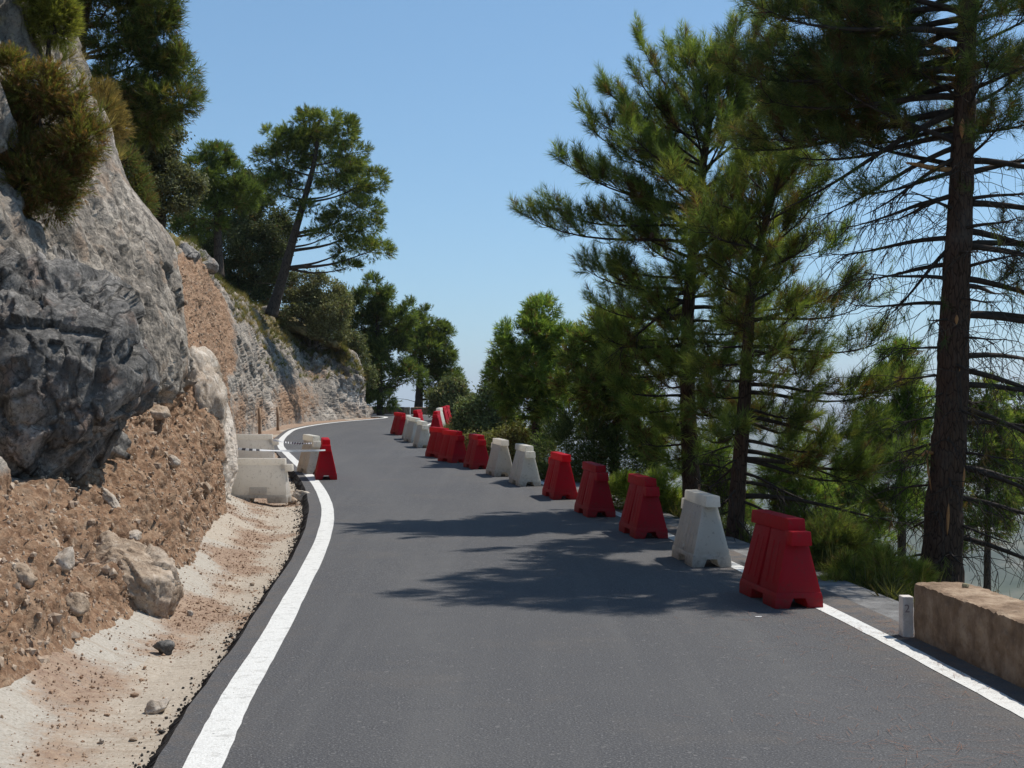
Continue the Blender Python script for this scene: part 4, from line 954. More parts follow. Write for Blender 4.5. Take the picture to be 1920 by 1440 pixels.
lobe_tree('shrub', 'dark olive bush right behind the nearest red barrier', 'shrub', 14.6, [(1560, 1220), (1562, 1120), (1560, 1030)], .03, .01,
   [(1555, 1010, 30, 30), (1590, 1025, 36, 30), (1540, 1045, 44, 36), (1590, 1060, 40, 36), (1500, 1060, 40, 40), (1545, 1100, 50, 36)], 2600, 57, cols=[(.055, .075, .024), (.08, .10, .03), (.04, .055, .02)], wts=(2, 1, 2), n=20, nl=.09, wd=.0055, bl=.14, group=G_RB, brown=.12, sub=16, subr=(.25, .42))
lobe_tree('pine_tree', 'young pine crown showing right behind the nearest trunk', 'pine tree', 31, [(1850, 1200), (1852, 900), (1850, 730)], .10, .03,
   [(1848, 745, 26, 30), (1830, 790, 36, 34), (1870, 800, 36, 36), (1840, 850, 46, 40), (1880, 870, 44, 40), (1850, 920, 54, 40), (1835, 980, 50, 44)], 3400, 58, n=12, group=G_RB, brown=.2)
lobe_tree('pine_tree', 'pine crown cut by the right edge of the photo', 'pine tree', 33, [(1960, 1200), (1955, 900), (1930, 750)], .10, .03,
   [(1905, 765, 30, 26), (1935, 780, 36, 34), (1900, 810, 40, 36), (1925, 850, 46, 40), (1900, 900, 50, 44), (1940, 950, 50, 50)], 3000, 59, n=12, cols=GR_LIT, group=G_RB, brown=.12)
lobe_tree('pine_tree', 'small pine low between the two middle trunks, filling the gap above the white barrier', 'pine tree', 24, [(1335, 1100), (1337, 960), (1338, 850)], .06, .02,
   [(1335, 850, 26, 24), (1320, 890, 34, 30), (1352, 905, 34, 30), (1325, 945, 40, 34), (1365, 960, 36, 30)], 2200, 63, cols=GR_LIT, n=13, nl=.13, wd=.011, group=G_RB, brown=.1)
lobe_tree('pine_tree', 'slope pine under the drooping boughs, tip level with the barrier tops', 'pine tree', 28, [(1480, 1200), (1482, 1000), (1484, 860)], .08, .02,
   [(1484, 850, 26, 26), (1465, 895, 36, 30), (1505, 900, 38, 32), (1450, 945, 44, 34), (1510, 955, 46, 36), (1480, 1005, 54, 36)], 2800, 64, cols=GR_LIT, n=13, nl=.14, wd=.013, group=G_RB, brown=.12)
lobe_tree('pine_tree', 'young slope pine in the haze gap right of the nearest red barrier', 'pine tree', 34, [(1590, 1200), (1590, 980), (1592, 880)], .08, .02,
   [(1592, 880, 24, 26), (1575, 920, 36, 28), (1610, 930, 36, 30), (1590, 975, 50, 34), (1620, 1010, 44, 30)], 2200, 65, cols=GR_LIT, n=12, nl=.15, wd=.015, group=G_RB, brown=.12)
lobe_tree('shrub', 'grey-green oak scrub at the bend beyond the red barriers', 'shrub', 47, [(905, 850), (906, 800), (908, 760)], .06, .02,
   [(880, 770, 24, 20), (905, 755, 26, 24), (930, 745, 28, 26), (870, 800, 22, 20), (905, 800, 34, 26), (940, 800, 34, 30), (960, 760, 26, 26)], 2600, 60, style='leaf', size=.05, n=9, spread=.11, cols=[(.060, .078, .036), (.085, .105, .045), (.045, .058, .03)], wts=(1, 1, 1), group=G_RB)
lobe_tree('shrub', 'olive-brown bush right of the row where the white barriers stand', 'shrub', 33, [(965, 920), (966, 870), (968, 830)], .05, .02,
   [(930, 835, 30, 26), (965, 825, 34, 26), (1000, 840, 34, 30), (900, 850, 24, 22), (950, 870, 40, 26), (1000, 880, 34, 26), (880, 835, 20, 18)], 2600, 61, style='leaf', size=.035, n=11, spread=.08, cols=[(.085, .085, .036), (.11, .12, .045), (.06, .065, .03)], wts=(1, 1, 1), group=G_RB, brown=.1)
lobe_tree('shrub', 'leafy bush over the far wall end at the bend', 'shrub', 58, [(850, 800), (851, 780), (852, 755)], .05, .02,
   [(830, 745, 22, 18), (850, 725, 18, 16), (865, 755, 22, 20), (848, 775, 22, 18), (885, 770, 18, 18), (815, 765, 14, 10)], 1800, 62, style='leaf', size=.06, n=9, spread=.13, cols=[(.06, .075, .036), (.09, .095, .045), (.05, .06, .03)], wts=(1, 1, 1), group=G_RB)

# ---- left hillside
G_LH = 'trees on the left hillside'
lobe_tree('pine_tree', 'pine leaning to the right over the cliff, clear of the others against the sky', 'pine tree', 58, [(508, 592), (530, 520), (552, 440), (572, 370), (590, 300), (598, 225)], .25, .06,
   [(600, 225, 34, 26), (560, 245, 36, 28), (640, 250, 32, 28), (515, 265, 30, 26), (590, 275, 50, 32), (655, 290, 40, 26), (535, 300, 40, 30), (500, 300, 22, 20), (610, 320, 56, 28), (690, 340, 34, 18), (650, 350, 44, 24), (540, 345, 42, 26), (675, 395, 44, 22), (640, 420, 40, 18), (700, 470, 32, 20), (660, 465, 36, 16), (620, 440, 34, 14), (690, 425, 26, 14), (650, 505, 30, 10), (500, 350, 26, 20), (575, 395, 30, 14)], 8000, 71, n=14, bl=.26, nl=.17, wd=.024, cols=[(.055, .080, .026), (.085, .110, .032), (.038, .056, .022), (.12, .135, .04)], group=G_LH, brown=.03, sub=9, thick=1.1, bare=14)
lobe_tree('pine_tree', 'big dark pine at the top left, its crown leaving the photo', 'pine tree', 27, [(140, 300), (140, 150), (150, 60), (170, -40), (190, -120)], .24, .08,
   [(200, 20, 80, 50), (270, 20, 60, 40), (150, -40, 80, 40), (300, 60, 40, 28), (220, 80, 60, 26), (260, 120, 60, 34), (320, 130, 40, 34), (210, 170, 70, 30), (310, 190, 50, 28), (335, 180, 28, 16), (260, 220, 60, 30), (300, 240, 44, 22), (120, 20, 30, 30), (280, -50, 80, 40), (110, -30, 60, 40)], 7500, 72, n=15, bl=.24, nl=.15, wd=.014, cols=[(.040, .056, .020), (.060, .078, .026), (.030, .042, .018), (.085, .075, .030)], group=G_LH, brown=.10, bare=10)
lobe_tree('holm_oak', 'dense grey-green oak below the big dark pine', 'oak tree', 29, [(290, 470), (300, 400), (290, 330), (270, 250)], .16, .05,
   [(215, 190, 44, 30), (260, 215, 50, 36), (220, 240, 48, 36), (300, 260, 48, 40), (270, 300, 56, 44), (330, 310, 44, 40), (310, 360, 56, 40), (350, 350, 32, 34), (240, 280, 40, 36), (290, 395, 40, 26)], 5200, 73, style='leaf', size=.032, n=13, spread=.085, cols=[(.060, .066, .040), (.085, .090, .056), (.042, .047, .030)], wts=(2, 2, 1), group=G_LH, sub=14, subr=(.26, .42))
lobe_tree('juniper', 'small dark juniper between the tall rock face and the grey-green oak', 'shrub', 25.5, [(240, 400), (238, 360), (235, 320)], .06, .02,
   [(225, 305, 26, 24), (235, 335, 32, 30), (255, 360, 28, 28), (232, 365, 30, 24), (265, 385, 18, 18)], 2400, 74, cols=[(.045, .062, .030), (.06, .078, .036), (.07, .05, .03)], wts=(2, 1, 1), n=13, bl=.2, nl=.06, wd=.009, ang=.5, group=G_LH)
lobe_tree('pine_tree', 'dark pine crown between the oak and the leaning pine, sharp green top', 'pine tree', 52, [(410, 520), (408, 430), (402, 340), (398, 285)], .2, .05,
   [(400, 300, 32, 24), (380, 330, 34, 28), (425, 325, 30, 24), (400, 365, 50, 34), (445, 365, 34, 28), (375, 410, 44, 36)], 3400, 75, n=14, bl=.26, nl=.17, wd=.022, group=G_LH, cols=[(.045, .070, .024), (.065, .092, .028), (.033, .050, .02)], wts=(1, 1, 1))
lobe_tree('holm_oak', 'shadowy oak thicket directly left of the leaning pine trunk', 'oak tree', 61, [(450, 575), (450, 500), (452, 440), (455, 380)], .12, .05,
   [(470, 360, 40, 34), (440, 410, 50, 38), (490, 405, 42, 36), (420, 460, 54, 40), (480, 460, 54, 44), (380, 450, 40, 36), (520, 440, 34, 30), (440, 510, 50, 30), (490, 515, 40, 30), (350, 420, 30, 30), (440, 550, 44, 24), (480, 555, 36, 26), (400, 505, 44, 30), (510, 490, 30, 30), (380, 490, 36, 26)], 7800, 76, style='leaf', size=.055, n=14, spread=.13, cols=[(.045, .055, .028), (.062, .073, .036), (.034, .042, .024)], wts=(2, 1, 2), group=G_LH, sub=13)
lobe_tree('shrub', 'round olive-green bush right of the leaning pine trunk', 'shrub', 61, [(580, 650), (582, 590), (585, 540)], .08, .03,
   [(560, 545, 34, 30), (600, 540, 36, 28), (580, 580, 44, 34), (620, 585, 36, 32), (560, 595, 36, 30), (610, 620, 40, 26), (640, 560, 18, 22)], 3600, 77, style='leaf', size=.05, n=12, spread=.12, cols=[(.082, .088, .045), (.108, .112, .06), (.06, .064, .036)], wts=(1, 1, 1), group=G_LH, sub=13)
lobe_tree('pine_tree', 'wide dark pine spilling over the cliff at the bend, left of the lone straight pine', 'pine tree', 66, [(712, 800), (712, 700), (708, 620), (705, 540)], .17, .05,
   [(705, 545, 22, 24), (690, 575, 28, 28), (730, 575, 26, 28), (675, 610, 26, 26), (715, 620, 40, 34), (750, 615, 26, 28), (690, 660, 36, 30), (735, 670, 40, 30), (765, 590, 12, 22), (710, 710, 40, 30), (755, 700, 26, 18), (780, 706, 16, 12), (715, 745, 26, 22), (650, 570, 20, 24), (640, 600, 20, 30), (660, 640, 24, 26)], 6200, 78, n=13, bl=.3, nl=.2, wd=.030, cols=[(.048, .072, .026), (.072, .098, .032), (.034, .052, .022)], wts=(1, 1, 1), group=G_LH)
lobe_tree('pine_tree', 'lone straight pine standing behind the far wall at the bend', 'pine tree', 70, [(783, 800), (786, 740), (790, 680), (794, 620), (796, 600)], .26, .06,
   [(797, 605, 24, 20), (775, 620, 22, 20), (820, 630, 24, 20), (795, 645, 36, 20), (765, 650, 18, 18), (828, 660, 24, 20), (800, 675, 30, 14), (830, 690, 22, 14), (775, 690, 18, 10), (840, 715, 26, 16), (815, 735, 28, 16), (850, 740, 20, 16), (820, 710, 20, 12)], 4200, 79, n=13, bl=.3, nl=.2, wd=.030, cols=[(.050, .074, .026), (.074, .10, .032), (.036, .054, .022)], wts=(1, 1, 1), group=G_LH, bare=10)
lobe_tree('shrub', 'dark scrub hanging over the cliff top, left of the wide dark pine', 'shrub', 62.5, [(655, 720), (658, 690), (660, 660)], .05, .02,
   [(650, 655, 20, 22), (670, 680, 20, 24), (690, 705, 14, 18), (640, 640, 14, 16), (668, 650, 16, 20)], 1500, 80, style='leaf', size=.055, n=10, spread=.12, cols=[(.05, .058, .03), (.07, .078, .038)], wts=(1, 1), group=G_LH)
# cliff bushes in the top left corner
CB = [(.066, .074, .024), (.098, .104, .032), (.050, .054, .02), (.115, .072, .036), (.085, .050, .026)]
lobe_tree('cliff_bush', 'large brown-green bush hanging on the cliff at the upper left edge', 'shrub', 13.9, [(30, 400), (60, 330), (80, 260), (60, 180)], .04, .012,
   [(20, 150, 40, 46), (70, 170, 50, 40), (120, 190, 40, 36), (20, 220, 50, 44), (90, 230, 56, 40), (150, 270, 36, 36), (30, 290, 60, 44), (110, 300, 56, 44), (60, 350, 60, 40), (130, 340, 40, 36), (20, 370, 40, 36), (90, 385, 40, 22), (150, 220, 24, 26), (-20, 260, 50, 80)], 9000, 81, cols=CB, wts=(3, 2, 3, 2, 2), n=18, bl=.15, nl=.055, wd=.0065, ang=.75, group='bushes on the cliff', brown=.12, sub=18, subr=(.22, .38), thick=.7, trunk_name='stem', crown_name='foliage')
lobe_tree('cliff_bush', 'yellow-green tuft of bush on the very top of the cliff', 'shrub', 15.6, [(90, 110), (92, 70), (92, 30)], .03, .01,
   [(70, 10, 32, 28), (100, 30, 32, 30), (112, 55, 22, 24), (80, 50, 26, 26), (95, -10, 34, 24)], 2000, 82, cols=[(.10, .115, .03), (.13, .14, .04), (.075, .085, .025)], wts=(1, 1, 1), n=20, bl=.15, nl=.07, wd=.006, ang=.6, group='bushes on the cliff', sub=14, subr=(.25, .42), trunk_name='stem', crown_name='foliage')
lobe_tree('cliff_bush', 'dry brown scrub on the back edge of the tall rock face', 'shrub', 21, [(195, 290), (200, 260), (205, 230)], .02, .008,
   [(190, 215, 26, 24), (205, 240, 24, 22), (195, 265, 18, 18), (185, 190, 20, 18)], 1400, 83, cols=[(.10, .078, .042), (.13, .10, .055), (.07, .062, .034)], wts=(1, 1, 1), n=16, bl=.22, nl=.08, wd=.006, ang=.5, group='bushes on the cliff', trunk_name='stem', crown_name='foliage')
lobe_tree('cliff_bush', 'small green plant growing from a crack of the dark boulder', 'shrub', 12.35, [(140, 765), (140, 755), (141, 745)], .006, .003,
   [(138, 740, 13, 14), (145, 758, 10, 12), (132, 725, 8, 8)], 260, 84, style='leaf', size=.008, n=10, spread=.022, cols=[(.07, .085, .03), (.05, .06, .025)], wts=(1, 1), group='bushes on the cliff', trunk_name='stem', crown_name='foliage')
# dry grass tufts along the cliff top: nobody could count it
rg = np.random.RandomState(91); Bg, Dg = [], []
for (y0, y1, t0, t1, nt_) in [(20, 46, .70, .80, 500), (44, 61, .52, .80, 900), (16, 20, .72, .9, 140), (48, 61, .30, .6, 260)]:
    for _ in range(nt_):
        Bg.append(on_cliff(rg.uniform(y0, y1), rg.uniform(t0, t1))); Dg.append(nrm(np.array([.25, -.1, 1.]) + rg.normal(size=3) * .3))
Bg = np.array(Bg); Dg = np.array(Dg)
V, Fc, Cc = brushes(Bg - .03, Dg, .05, .22 + .12 * rg.uniform(size=len(Bg)), 26, .011, .6, rg, palette(rg, len(Bg), [(.22, .17, .075), (.14, .135, .05), (.09, .10, .035), (.28, .21, .11)], (2, 2, 2, 1)))
mk('grass', V, Fc, M_FOL, None, False, Cc)['kind'] = 'stuff'
# rough ground cover on the slope below the road
Bg = []
for _ in range(5200):
    y = rg.uniform(8, 62); i = int(np.argmin(abs(RI[:300, 1] - y))); wv = .85 + 7 * rg.uniform() ** 1.6
    Bg.append(np.r_[RI[i] + RN[i] * wv, 0])
Bg = np.array(Bg); Bg[:, 2] = slope_height(Bg[:, :2])[0]
Dg = nrm(np.array([.0, .0, 1.]) + rg.normal(size=Bg.shape) * .4)
V, Fc, Cc = brushes(Bg, Dg, .18, .18 + .2 * rg.uniform(size=len(Bg)), 18, .014, .8, rg, palette(rg, len(Bg), [(.07, .085, .026), (.05, .06, .022), (.11, .11, .04), (.14, .105, .05)], (2, 2, 2, 1)))
mk('undergrowth', V, Fc, M_FOL, None, False, Cc)['kind'] = 'stuff'

# fallen pine needles on the road
nn_ = 900; nx = []
for cx, cy, sx, sy, k in [(2.55, 8.3, .25, .6, 60), (1.9, 7.2, .35, .35, 60), (2.0, 9.6, .35, .4, 40), (2.6, 10.2, .2, .3, 110), (2.2, 11.0, .4, .25, 90), (2.2, 6.6, .3, .25, 100), (2.95, 9.4, .06, .8, 260)]:
    nx.append(np.c_[rg.normal(cx, sx, k), rg.normal(cy, sy, k)])
nx = np.vstack(nx); th = rg.uniform(0, 6.28, len(nx)); L = rg.uniform(.04, .075, len(nx)); d = np.c_[np.cos(th), np.sin(th)]; e = np.c_[-d[:, 1], d[:, 0]] * .0009
zz = (zroad(nx[:, 1]) + .008)[:, None]
V = np.stack([np.c_[nx - d * L[:, None] - e, zz], np.c_[nx - d * L[:, None] + e, zz], np.c_[nx + d * L[:, None] + e, zz + .004], np.c_[nx + d * L[:, None] - e, zz + .004]], 1).reshape(-1, 3)
mk('pine_needles', V, np.arange(len(V)).reshape(-1, 4), m_simple('dry_needle', (.15, .062, .035), (.26, .125, .07), 8))['kind'] = 'stuff'

# ------------------------------------------------------------------ barriers
BL, BH = 1.0, .76
def hexa(bm, xb, xt, yb, yt, z0, z1, inset=None):
    """frustum: xb=(x0,x1) at the bottom, xt at the top; yb, yt=(y0,y1)"""
    vs = [bm.verts.new(c) for c in ((xb[0], yb[0], z0), (xb[1], yb[0], z0), (xb[1], yb[1], z0), (xb[0], yb[1], z0),
                                    (xt[0], yt[0], z1), (xt[1], yt[0], z1), (xt[1], yt[1], z1), (xt[0], yt[1], z1))]
    fs = [bm.faces.new([vs[i] for i in f]) for f in ((3, 2, 1, 0), (4, 5, 6, 7), (0, 1, 5, 4), (2, 3, 7, 6), (1, 2, 6, 5), (3, 0, 4, 7))]
    return fs
def bm_mesh(name, bm, mat, bevel=0.0, seg=2):
    bm.normal_update()
    if bevel:
        ed = [e for e in bm.edges if len(e.link_faces) == 2 and e.calc_face_angle(0) > .45]
        bmesh.ops.bevel(bm, geom=ed, offset=bevel, segments=seg, affect='EDGES', profile=.6, clamp_overlap=True)
    for f in bm.faces: f.smooth = True
    me = bpy.data.meshes.new(name); bm.to_mesh(me); bm.free(); me.materials.append(mat)
    try: me.set_sharp_from_angle(angle=.6)
    except Exception: pass
    return me
def barrier_meshes(mat, plain=False):
    L = BL / 2
    bm = bmesh.new()
    # four feet, open between them both ways
    for sx in (-1, 1):
        for sy in (-1, 1):
            x0, x1 = (-L, -.17) if sx < 0 else (.15, L)
            xi0, xi1 = (-L + .002, -.185) if sx < 0 else (.165, L - .002)
            y0, y1 = (-.215, -.085) if sy < 0 else (.085, .215)
            yt0, yt1 = (-.212, -.05) if sy < 0 else (.05, .212)
            hexa(bm, (x0, x1), (xi0 if sx < 0 else xi0 - .03, xi1 + .03 if sx < 0 else xi1), (y0, y1), (yt0, yt1), 0, .088)
    hexa(bm, (-L + .001, L - .001), (-L + .006, L - .006), (-.213, .213), (-.200, .200), .084, .135)
    # tapering body; each long side carries two raised plates with a slot between them
    if plain: hexa(bm, (-L + .010, L - .010), (-L + .060, L - .072), (-.198, .198), (-.077, .077), .132, BH - .118)
    else: hexa(bm, (-L + .008, L - .008), (-L + .06, L - .07), (-.180, .180), (-.060, .060), .132, BH - .105)
    zt = BH - .118
    for sy in (-1, 1):
        def plate(xb, xt, z0, z1, o):
            f_ = lambda z: .198 + (.078 - .198) * (z - .132) / (BH - .105 - .132)
            yb, yt = (f_(z0) + o) * sy, (f_(z1) + o) * sy; ib, it = yb - .05 * sy, yt - .05 * sy
            hexa(bm, xb, xt, (min(yb, ib), max(yb, ib)), (min(yt, it), max(yt, it)), z0, z1)
        if plain:
            plate((-.15, .15), (-.15, .15), .15, .27, .007)
        else:
            plate((-L + .012, -.055), (-L + .062, -.012), .1335, zt, 0)
            plate((.035, L - .012), (.018, L - .072), .1335, zt, 0)
            plate((-.36, -.30), (-.31, -.27), .19, .56, .006); plate((-.20, -.14), (-.17, -.13), .19, .56, .006)
            plate((.13, .18), (.11, .15), .19, .56, .006); plate((.30, .35), (.26, .30), .19, .56, .006)
    body = bm_mesh('body', bm, mat, .009, 2)
    bm = bmesh.new()
    hexa(bm, (-L + .055, L + .055), (-L + .06, L + .05), (-.082, .082), (-.074, .074), BH - .118, BH) if not plain else hexa(bm, (-L + .058, L - .07), (-L + .062, L - .074), (-.0768, .0768), (-.066, .066), BH - .122, BH)
    rail = bm_mesh('top_rail', bm, mat, .012, 2)
    bm = bmesh.new()
    hexa(bm, (-L - .065, -L + .13), (-L - .06, -L + .13), (-.094, .094), (-.084, .084), BH - .222, BH - .1)
    con = bm_mesh('connector', bm, mat, .012, 2)
    bm = bmesh.new()
    bmesh.ops.create_cone(bm, cap_ends=True, segments=14, radius1=.026, radius2=.022, depth=.02)
    bmesh.ops.transform(bm, matrix=Matrix.Translation((.0, -.1935, .172)) @ Matrix.Rotation(math.pi / 2 - .2, 4, 'X'), verts=bm.verts)
    plug = bm_mesh('drain_plug', bm, mat, .003, 1)
    return body, rail, con, plug
BM = {k: barrier_meshes(m) for k, m in (('red', M_RED), ('red_shaded', M_REDSHADE), ('white', M_WHITE), ('grey', M_GREY))}
BM['plain'] = barrier_meshes(M_GREY, True)
def barrier(loc, rz, kind, label, group, tilt=0.0, scale=(1, 1, 1)):
    root = empty('barrier', loc, label, 'barrier', group, rz)
    root.rotation_euler = (0, tilt, rz); root.scale = scale
    body = None
    for me in BM[kind]:
        o = bpy.data.objects.new(me.name.split('.')[0], me); COL.objects.link(o); o.parent = body if me.name.startswith('drain') else root
        body = body or o
    return root
G_BR = 'plastic barriers along the right edge'
ROW = [  # near-end base centre (pixels), direction to the far end, kind, label
 (1499, 1141, (-.14, .99), 'red_shaded', 0, 'darkened red plastic barrier nearest the camera, in tree shade before the low wall'),
 (1335, 1064, (-.10, .99), 'grey', 1, 'scuffed white plastic barrier next beyond the nearest red one, in tree shade'),
 (1222, 1010, (-.13, .99), 'red_shaded', 0, 'shaded red plastic barrier directly beyond the nearest white one'),
 (1128, 970, (-.15, .99), 'red_shaded', 0, 'red plastic barrier in shade between the sunlit red one and another shaded red one'),
 (1061, 937, (-.17, .98), 'red', 1, 'bright sunlit red plastic barrier beside the two white ones in the row'),
 (994, 912, (-.20, .98), 'white', 0, 'cream white plastic barrier directly beyond the bright sunlit red one'),
 (946, 894, (-.20, .98), 'grey', 1, 'duller white plastic barrier between the cream white one and a dark red one'),
 (903, 880, (-.24, .97), 'red_shaded', 0, 'dark red plastic barrier in shade, next beyond the two white ones'),
 (863, 868, (-.40, .92), 'red', 0, 'red plastic barrier in the middle of the three red ones in a row'),
 (838, 859, (-.42, .91), 'red', 0, 'red plastic barrier farthest of the three red ones in a row, before the white ones'),
 (797, 840, (-.22, .97), 'white', 0, 'white plastic barrier beyond the three red ones, with its end to the camera'),
 (783, 830, (-.3, .95), 'white', 1, 'white plastic barrier half hidden behind another white one at the bend'),
 (768, 825, (-.12, .99), 'white', 0, 'white plastic barrier standing in front of the leftmost red one at the bend'),
 (757, 816, (-.35, .94), 'red', 0, 'leftmost red plastic barrier of the row, leaning far into the road'),
 (779, 808, (.1, .99), 'red', 1, 'red plastic barrier seen just right behind the leftmost pair'),
 (816, 812, (.05, 1), 'red', 0, 'front red plastic barrier of the far cluster by the wall end'),
 (821, 803, (.05, 1), 'white', 0, 'white plastic barrier among the red ones in the far cluster'),
 (829, 800, (.05, 1), 'red', 1, 'red plastic barrier right of the white one in the far cluster'),
 (835, 797, (.05, 1), 'red', 0, 'rearmost red plastic barrier of the far cluster beside the pale wall end'),
]
for (px, py, dr, kind, flip, lab) in ROW:
    g = ground_on_road(px, py); d = Vector((dr[0], dr[1], 0)).normalized()
    c = Vector(g) + d * (BL / 2); y2 = c.y
    z = float(zroad(y2)); slope = float((zroad(y2 + .5) - zroad(y2 - .5)))
    ang = math.atan2(d.y, d.x)
    if flip: barrier((c.x, c.y, z), ang + math.pi, kind, lab, G_BR, math.atan(slope))
    else: barrier((c.x, c.y, z), ang, kind, lab, G_BR, -math.atan(slope))
# red and white pair on the left edge line
G_BLF = 'plastic barriers at the left ditch'
for (px, py, dr, kind, flip, lab) in [(612, 900, (-.17, .985), 'red', 0, 'lone red plastic barrier on the left edge line, its end to the camera'), (594, 889, (-.36, .93), 'white', 0, 'white plastic barrier standing right behind the lone red one on the left')]:
    g = ground_on_road(px, py); d = Vector((dr[0], dr[1], 0)).normalized(); c = Vector(g) + d * (BL / 2)
    barrier((c.x, c.y, float(zroad(c.y)) + .002), math.atan2(d.y, d.x), kind, lab, G_BLF, -.02, (1, 1, 1.06))
# two white barriers across the ditch
c = P(488, 942, 23.0); barrier((c[0], c[1], c[2]), math.pi - .03, 'plain', 'white plastic barrier broadside across the ditch, the front one', G_BLF)
c = P(470, 884, 27.2); barrier((c[0], c[1], c[2]), math.pi + .07, 'plain', 'white plastic barrier broadside across the ditch, behind the front one', G_BLF)

# tape strung between them
M_TW = m_simple('tape_white', (.78, .76, .74), (.86, .84, .82), 40, .4, .05)
M_TD = m_simple('tape_dark', (.05, .05, .06), (.12, .11, .12), 40, .4, .05)
def tape(a, b, label, dark, seed, sag=.03):
    r = np.random.RandomState(seed); n = 60; t = np.linspace(0, 1, n)[:, None]
    c = a * (1 - t) + b * t; c[:, 2] -= sag * 4 * (t * (1 - t))[:, 0]
    d = nrm(b - a); up = np.array([0, -.25, 1.]); up = nrm(up - d * (up @ d)); tw = .35 * np.sin(t * 9 + seed)
    u = up * np.cos(tw) + np.cross(d, up) * np.sin(tw); hw = .010 + .012 * np.abs(np.sin(t * 5 + seed))
    th_ = np.cross(d, u) * .0008
    V = np.stack([c - u * hw - th_, c + u * hw - th_, c + u * hw + th_, c - u * hw + th_], 1).reshape(-1, 3)
    Fc = []; mi = []
    for i in range(n - 1):
        for k in range(4):
            Fc.append((i * 4 + k, i * 4 + (k + 1) % 4, i * 4 + 4 + (k + 1) % 4, i * 4 + 4 + k)); mi.append(1 if any(lo <= i / n <= hi for lo, hi in dark) and i % 4 < 2 else 0)
    o = mk('barrier_tape', V, np.array(Fc), M_TW, smooth=False); o.data.materials.append(M_TD); o.data.polygons.foreach_set('material_index', np.array(mi, np.int32))
    tag(o, label, 'barrier tape', 'tapes at the left ditch')
tape(P(426, 840, 23.4), P(610, 844, 26.2), 'white tape strung from the cliff to the lone red barrier, the lower strand', [(.0, .32)], 1)
tape(P(512, 825, 27.0), P(584, 831, 28.2), 'striped tape between the rear white barriers, the upper strand', [(.25, 1.)], 2)

# wooden stakes at the cliff foot
M_STAKE = m_simple('stake_wood', (.20, .12, .07), (.36, .24, .15), 20, .9, .5, .01, (1, 1, .2))
for (px, y0, y1, D, lab) in [(487, 806, 765, 45.5, 'wooden stake at the cliff foot, the left one of two'), (521, 801, 763, 50.0, 'wooden stake at the cliff foot, the right one of two')]:
    a = P(px, y0, D); b = P(px - 1, y1, D); ac = Acc(); ac.tube(np.array([a - [0, 0, .2], a, (a + b) / 2 + [.01, 0, 0], b]), [.06, .058, .056, .05], 7)
    o = ac.build('stake', M_STAKE, None, True, origin=a); tag(o, lab, 'stake', 'stakes at the cliff foot')

# ------------------------------------------------------------------ walls
def block_wall(name, label, path, h, thick, mat, seg=.06, rough=.018, seed=1, joint=None, capmat=None):
    """path: (n,2) left face line, solid wall of height h built to the right of it"""
    path = np.asarray(path, float); L = np.linalg.norm(np.diff(path, axis=0), axis=1).sum()
    n = max(4, int(L / seg)); c = dens(path, n); nr = lat(c)
    m = [(0, -.25)]; k = max(3, int(h / seg)); q = max(3, int(thick / seg))
    prof_ = [(0, -.25 + (h + .25) * i / k) for i in range(k + 1)] + [(thick * i / q, h) for i in range(1, q + 1)] + [(thick, h - (h + .25) * i / k) for i in range(1, k + 1)]
    prof_ = np.array(prof_)
    V = np.zeros((n, len(prof_), 3)); V[..., :2] = c[:, None] + nr[:, None] * prof_[None, :, :1]; V[..., 2] = zroad(c[:, 1])[:, None] + prof_[None, :, 1]
    fl = V.reshape(-1, 3); ctr = (c + nr * thick / 2)
    d = np.zeros_like(V); d[..., :2] = nr[:, None] * np.where(prof_[:, 0] < thick * .5, -1, 1)[None, :, None] * ((prof_[:, 0] == 0) | (prof_[:, 0] == thick))[None, :, None]; d[..., 2] = (prof_[:, 1] >= h - 1e-6)[None]
    dd_ = rough * (.5 * fbm(fl * 3 + seed, 4) + .5 * fbm(fl * 16 + seed, 3))
    edge = np.broadcast_to(((prof_[:, 1] >= h - 1e-6) & ((prof_[:, 0] < .01) | (prof_[:, 0] > thick - .01)))[None], V.shape[:2]).ravel()
    V = fl + d.reshape(-1, 3) * dd_[:, None]
    V[edge, 2] -= np.abs(.016 * fbm(V[edge] * 9 + 3, 4)) + .003
    if joint is not None:
        j = np.abs(V[:, 1] - joint) < seg * .6; V[j, 2] -= .012; 
    Fc = list(map(tuple, grid_faces(n, len(prof_)))); V = list(V)
    m_ = len(prof_)
    Vn = np.array(V)
    ends = []
    caps = Acc()
    for e0 in (0, (n - 1) * m_):
        ring = Vn[e0:e0 + m_]; i0 = len(V); ctr_ = ring.mean(0)
        V.append(ctr_)
        for i in range(0, m_ - 2, 2): Fc.append((e0 + i, e0 + i + 1, e0 + i + 2, i0) if e0 else (e0 + i + 2, e0 + i + 1, e0 + i, i0))
        if (m_ - 1) % 2: Fc.append((e0 + m_ - 2, e0 + m_ - 1, i0, i0) if False else (e0 + m_ - 2, e0 + m_ - 1, e0, i0))
    base = np.array([c[0, 0], c[0, 1], float(zroad(c[0, 1]))])
    o = mk(name, np.array(V), np.array(Fc), mat, smooth=False, origin=base)
    return tag(o, label, 'wall')
block_wall('stone_wall', 'low brown stone parapet along the road edge in the right foreground', [(3.40, 0.5), (3.28, 4.5), (3.15, 8.0), (3.01, 10.0)], 0.41, .40, M_WALL, .025, .016, 3, joint=8.55)
def off_path(i0, i1, off):
    return RI[i0:i1] + RN[i0:i1] * off
iy = lambda y: int(np.argmin(abs(RI[:17 * NP, 1] - y)))
pth = RI[iy(60.3):len(RI) - 8] + RN[iy(60.3):len(RI) - 8] * .42
pxs = 960 + F * pth[:, 0] / pth[:, 1]
cutA = pth[pxs > 768]; cutB = pth[(pxs <= 762) & (pxs > 560)]
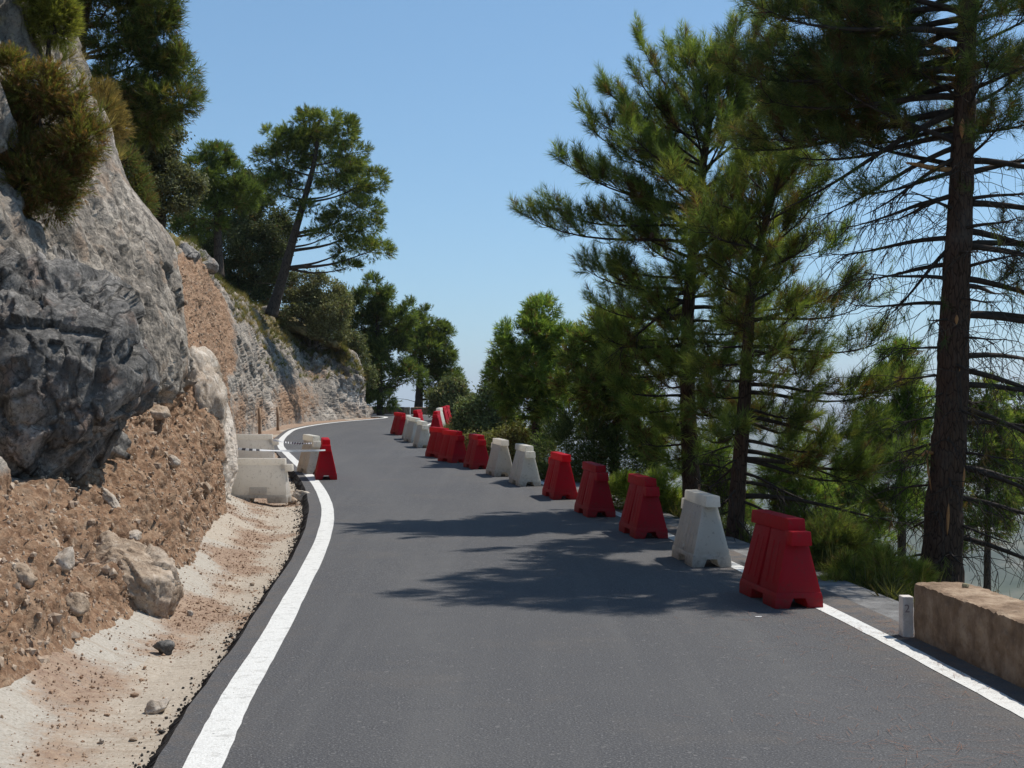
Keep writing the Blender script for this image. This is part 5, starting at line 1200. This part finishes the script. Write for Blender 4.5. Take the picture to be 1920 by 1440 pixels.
block_wall('stone_wall', 'far parapet piece at the bend with a pale end, behind the red barriers', cutA, .36, .45, M_WALL, .12, .02, 5)
block_wall('stone_wall', 'far parapet piece at the bend beside the cliff nose, under the dark pine', cutB, .36, .45, M_WALL, .12, .02, 6)

# kilometre post at the wall end
a = ground_on_road(1702, 1187); post_x, post_y = 2.955, 10.06
root = empty('marker_post', (post_x + .012, post_y, 0), 'small pale concrete marker post with a faded 2 at the end of the low wall', 'marker post')
bm = bmesh.new(); hexa(bm, (-.042, .042), (-.040, .040), (-.06, .06), (-.055, .055), -.15, .30)
me = bm_mesh('post', bm, M_PALECONC, .004, 1); o = bpy.data.objects.new('post', me); COL.objects.link(o); o.parent = root
fc_ = bpy.data.curves.new('numeral', 'FONT'); fc_.body = '2'; fc_.size = .085; fc_.align_x = 'CENTER'; fc_.extrude = .001
fo = bpy.data.objects.new('numeral', fc_); COL.objects.link(fo)
dg = bpy.context.evaluated_depsgraph_get(); me = bpy.data.meshes.new_from_object(fo.evaluated_get(dg)); bpy.data.objects.remove(fo)
me.materials.clear(); me.materials.append(m_simple('faded_ink', (.20, .15, .15), (.34, .27, .26), 60)); me.name = 'numeral'
o = bpy.data.objects.new('numeral', me); COL.objects.link(o); o.parent = root; o.location = (-.01, -.0605, .185); o.rotation_euler = (math.pi / 2 - .01, 0, 0)
# small things
rock('stone', 'small greenish stone lying on top of the low wall', 'stone', (3.30, 9.72, .425), (.035, .03, .018), 301, m_simple('lichen_stone', (.16, .14, .07), (.36, .31, .20), 30), sub=3)
g = ground_on_road(1422, 1157)
V_, F_ = ico(2); o = mk('paper_scrap', V_ * np.array([.03, .012, .003]), F_, M_TW); o.location = (g[0], g[1], g[2] + .004); tag(o, 'tiny white scrap of paper on the asphalt before the nearest red barrier', 'litter')

# ------------------------------------------------------------------ haze of the far valley
bm = bmesh.new(); bmesh.ops.create_cube(bm, size=1.0)
me = bpy.data.meshes.new('haze'); bm.to_mesh(me); bm.free()
hz_o = bpy.data.objects.new('haze', me); COL.objects.link(hz_o)
hz_o.scale = (64000, 36000, 900); hz_o.location = (0, 14000, -60)
hm = bpy.data.materials.new('haze_air'); hm.use_nodes = True; t_ = hm.node_tree
for n_ in list(t_.nodes): t_.nodes.remove(n_)
pv = t_.nodes.new('ShaderNodeVolumePrincipled'); mo = t_.nodes.new('ShaderNodeOutputMaterial')
pv.inputs['Color'].default_value = (.86, .93, 1.0, 1); pv.inputs['Density'].default_value = 0.000095; pv.inputs['Anisotropy'].default_value = 0.2
t_.links.new(pv.outputs[0], mo.inputs['Volume']); me.materials.append(hm); hz_o['kind'] = 'stuff'
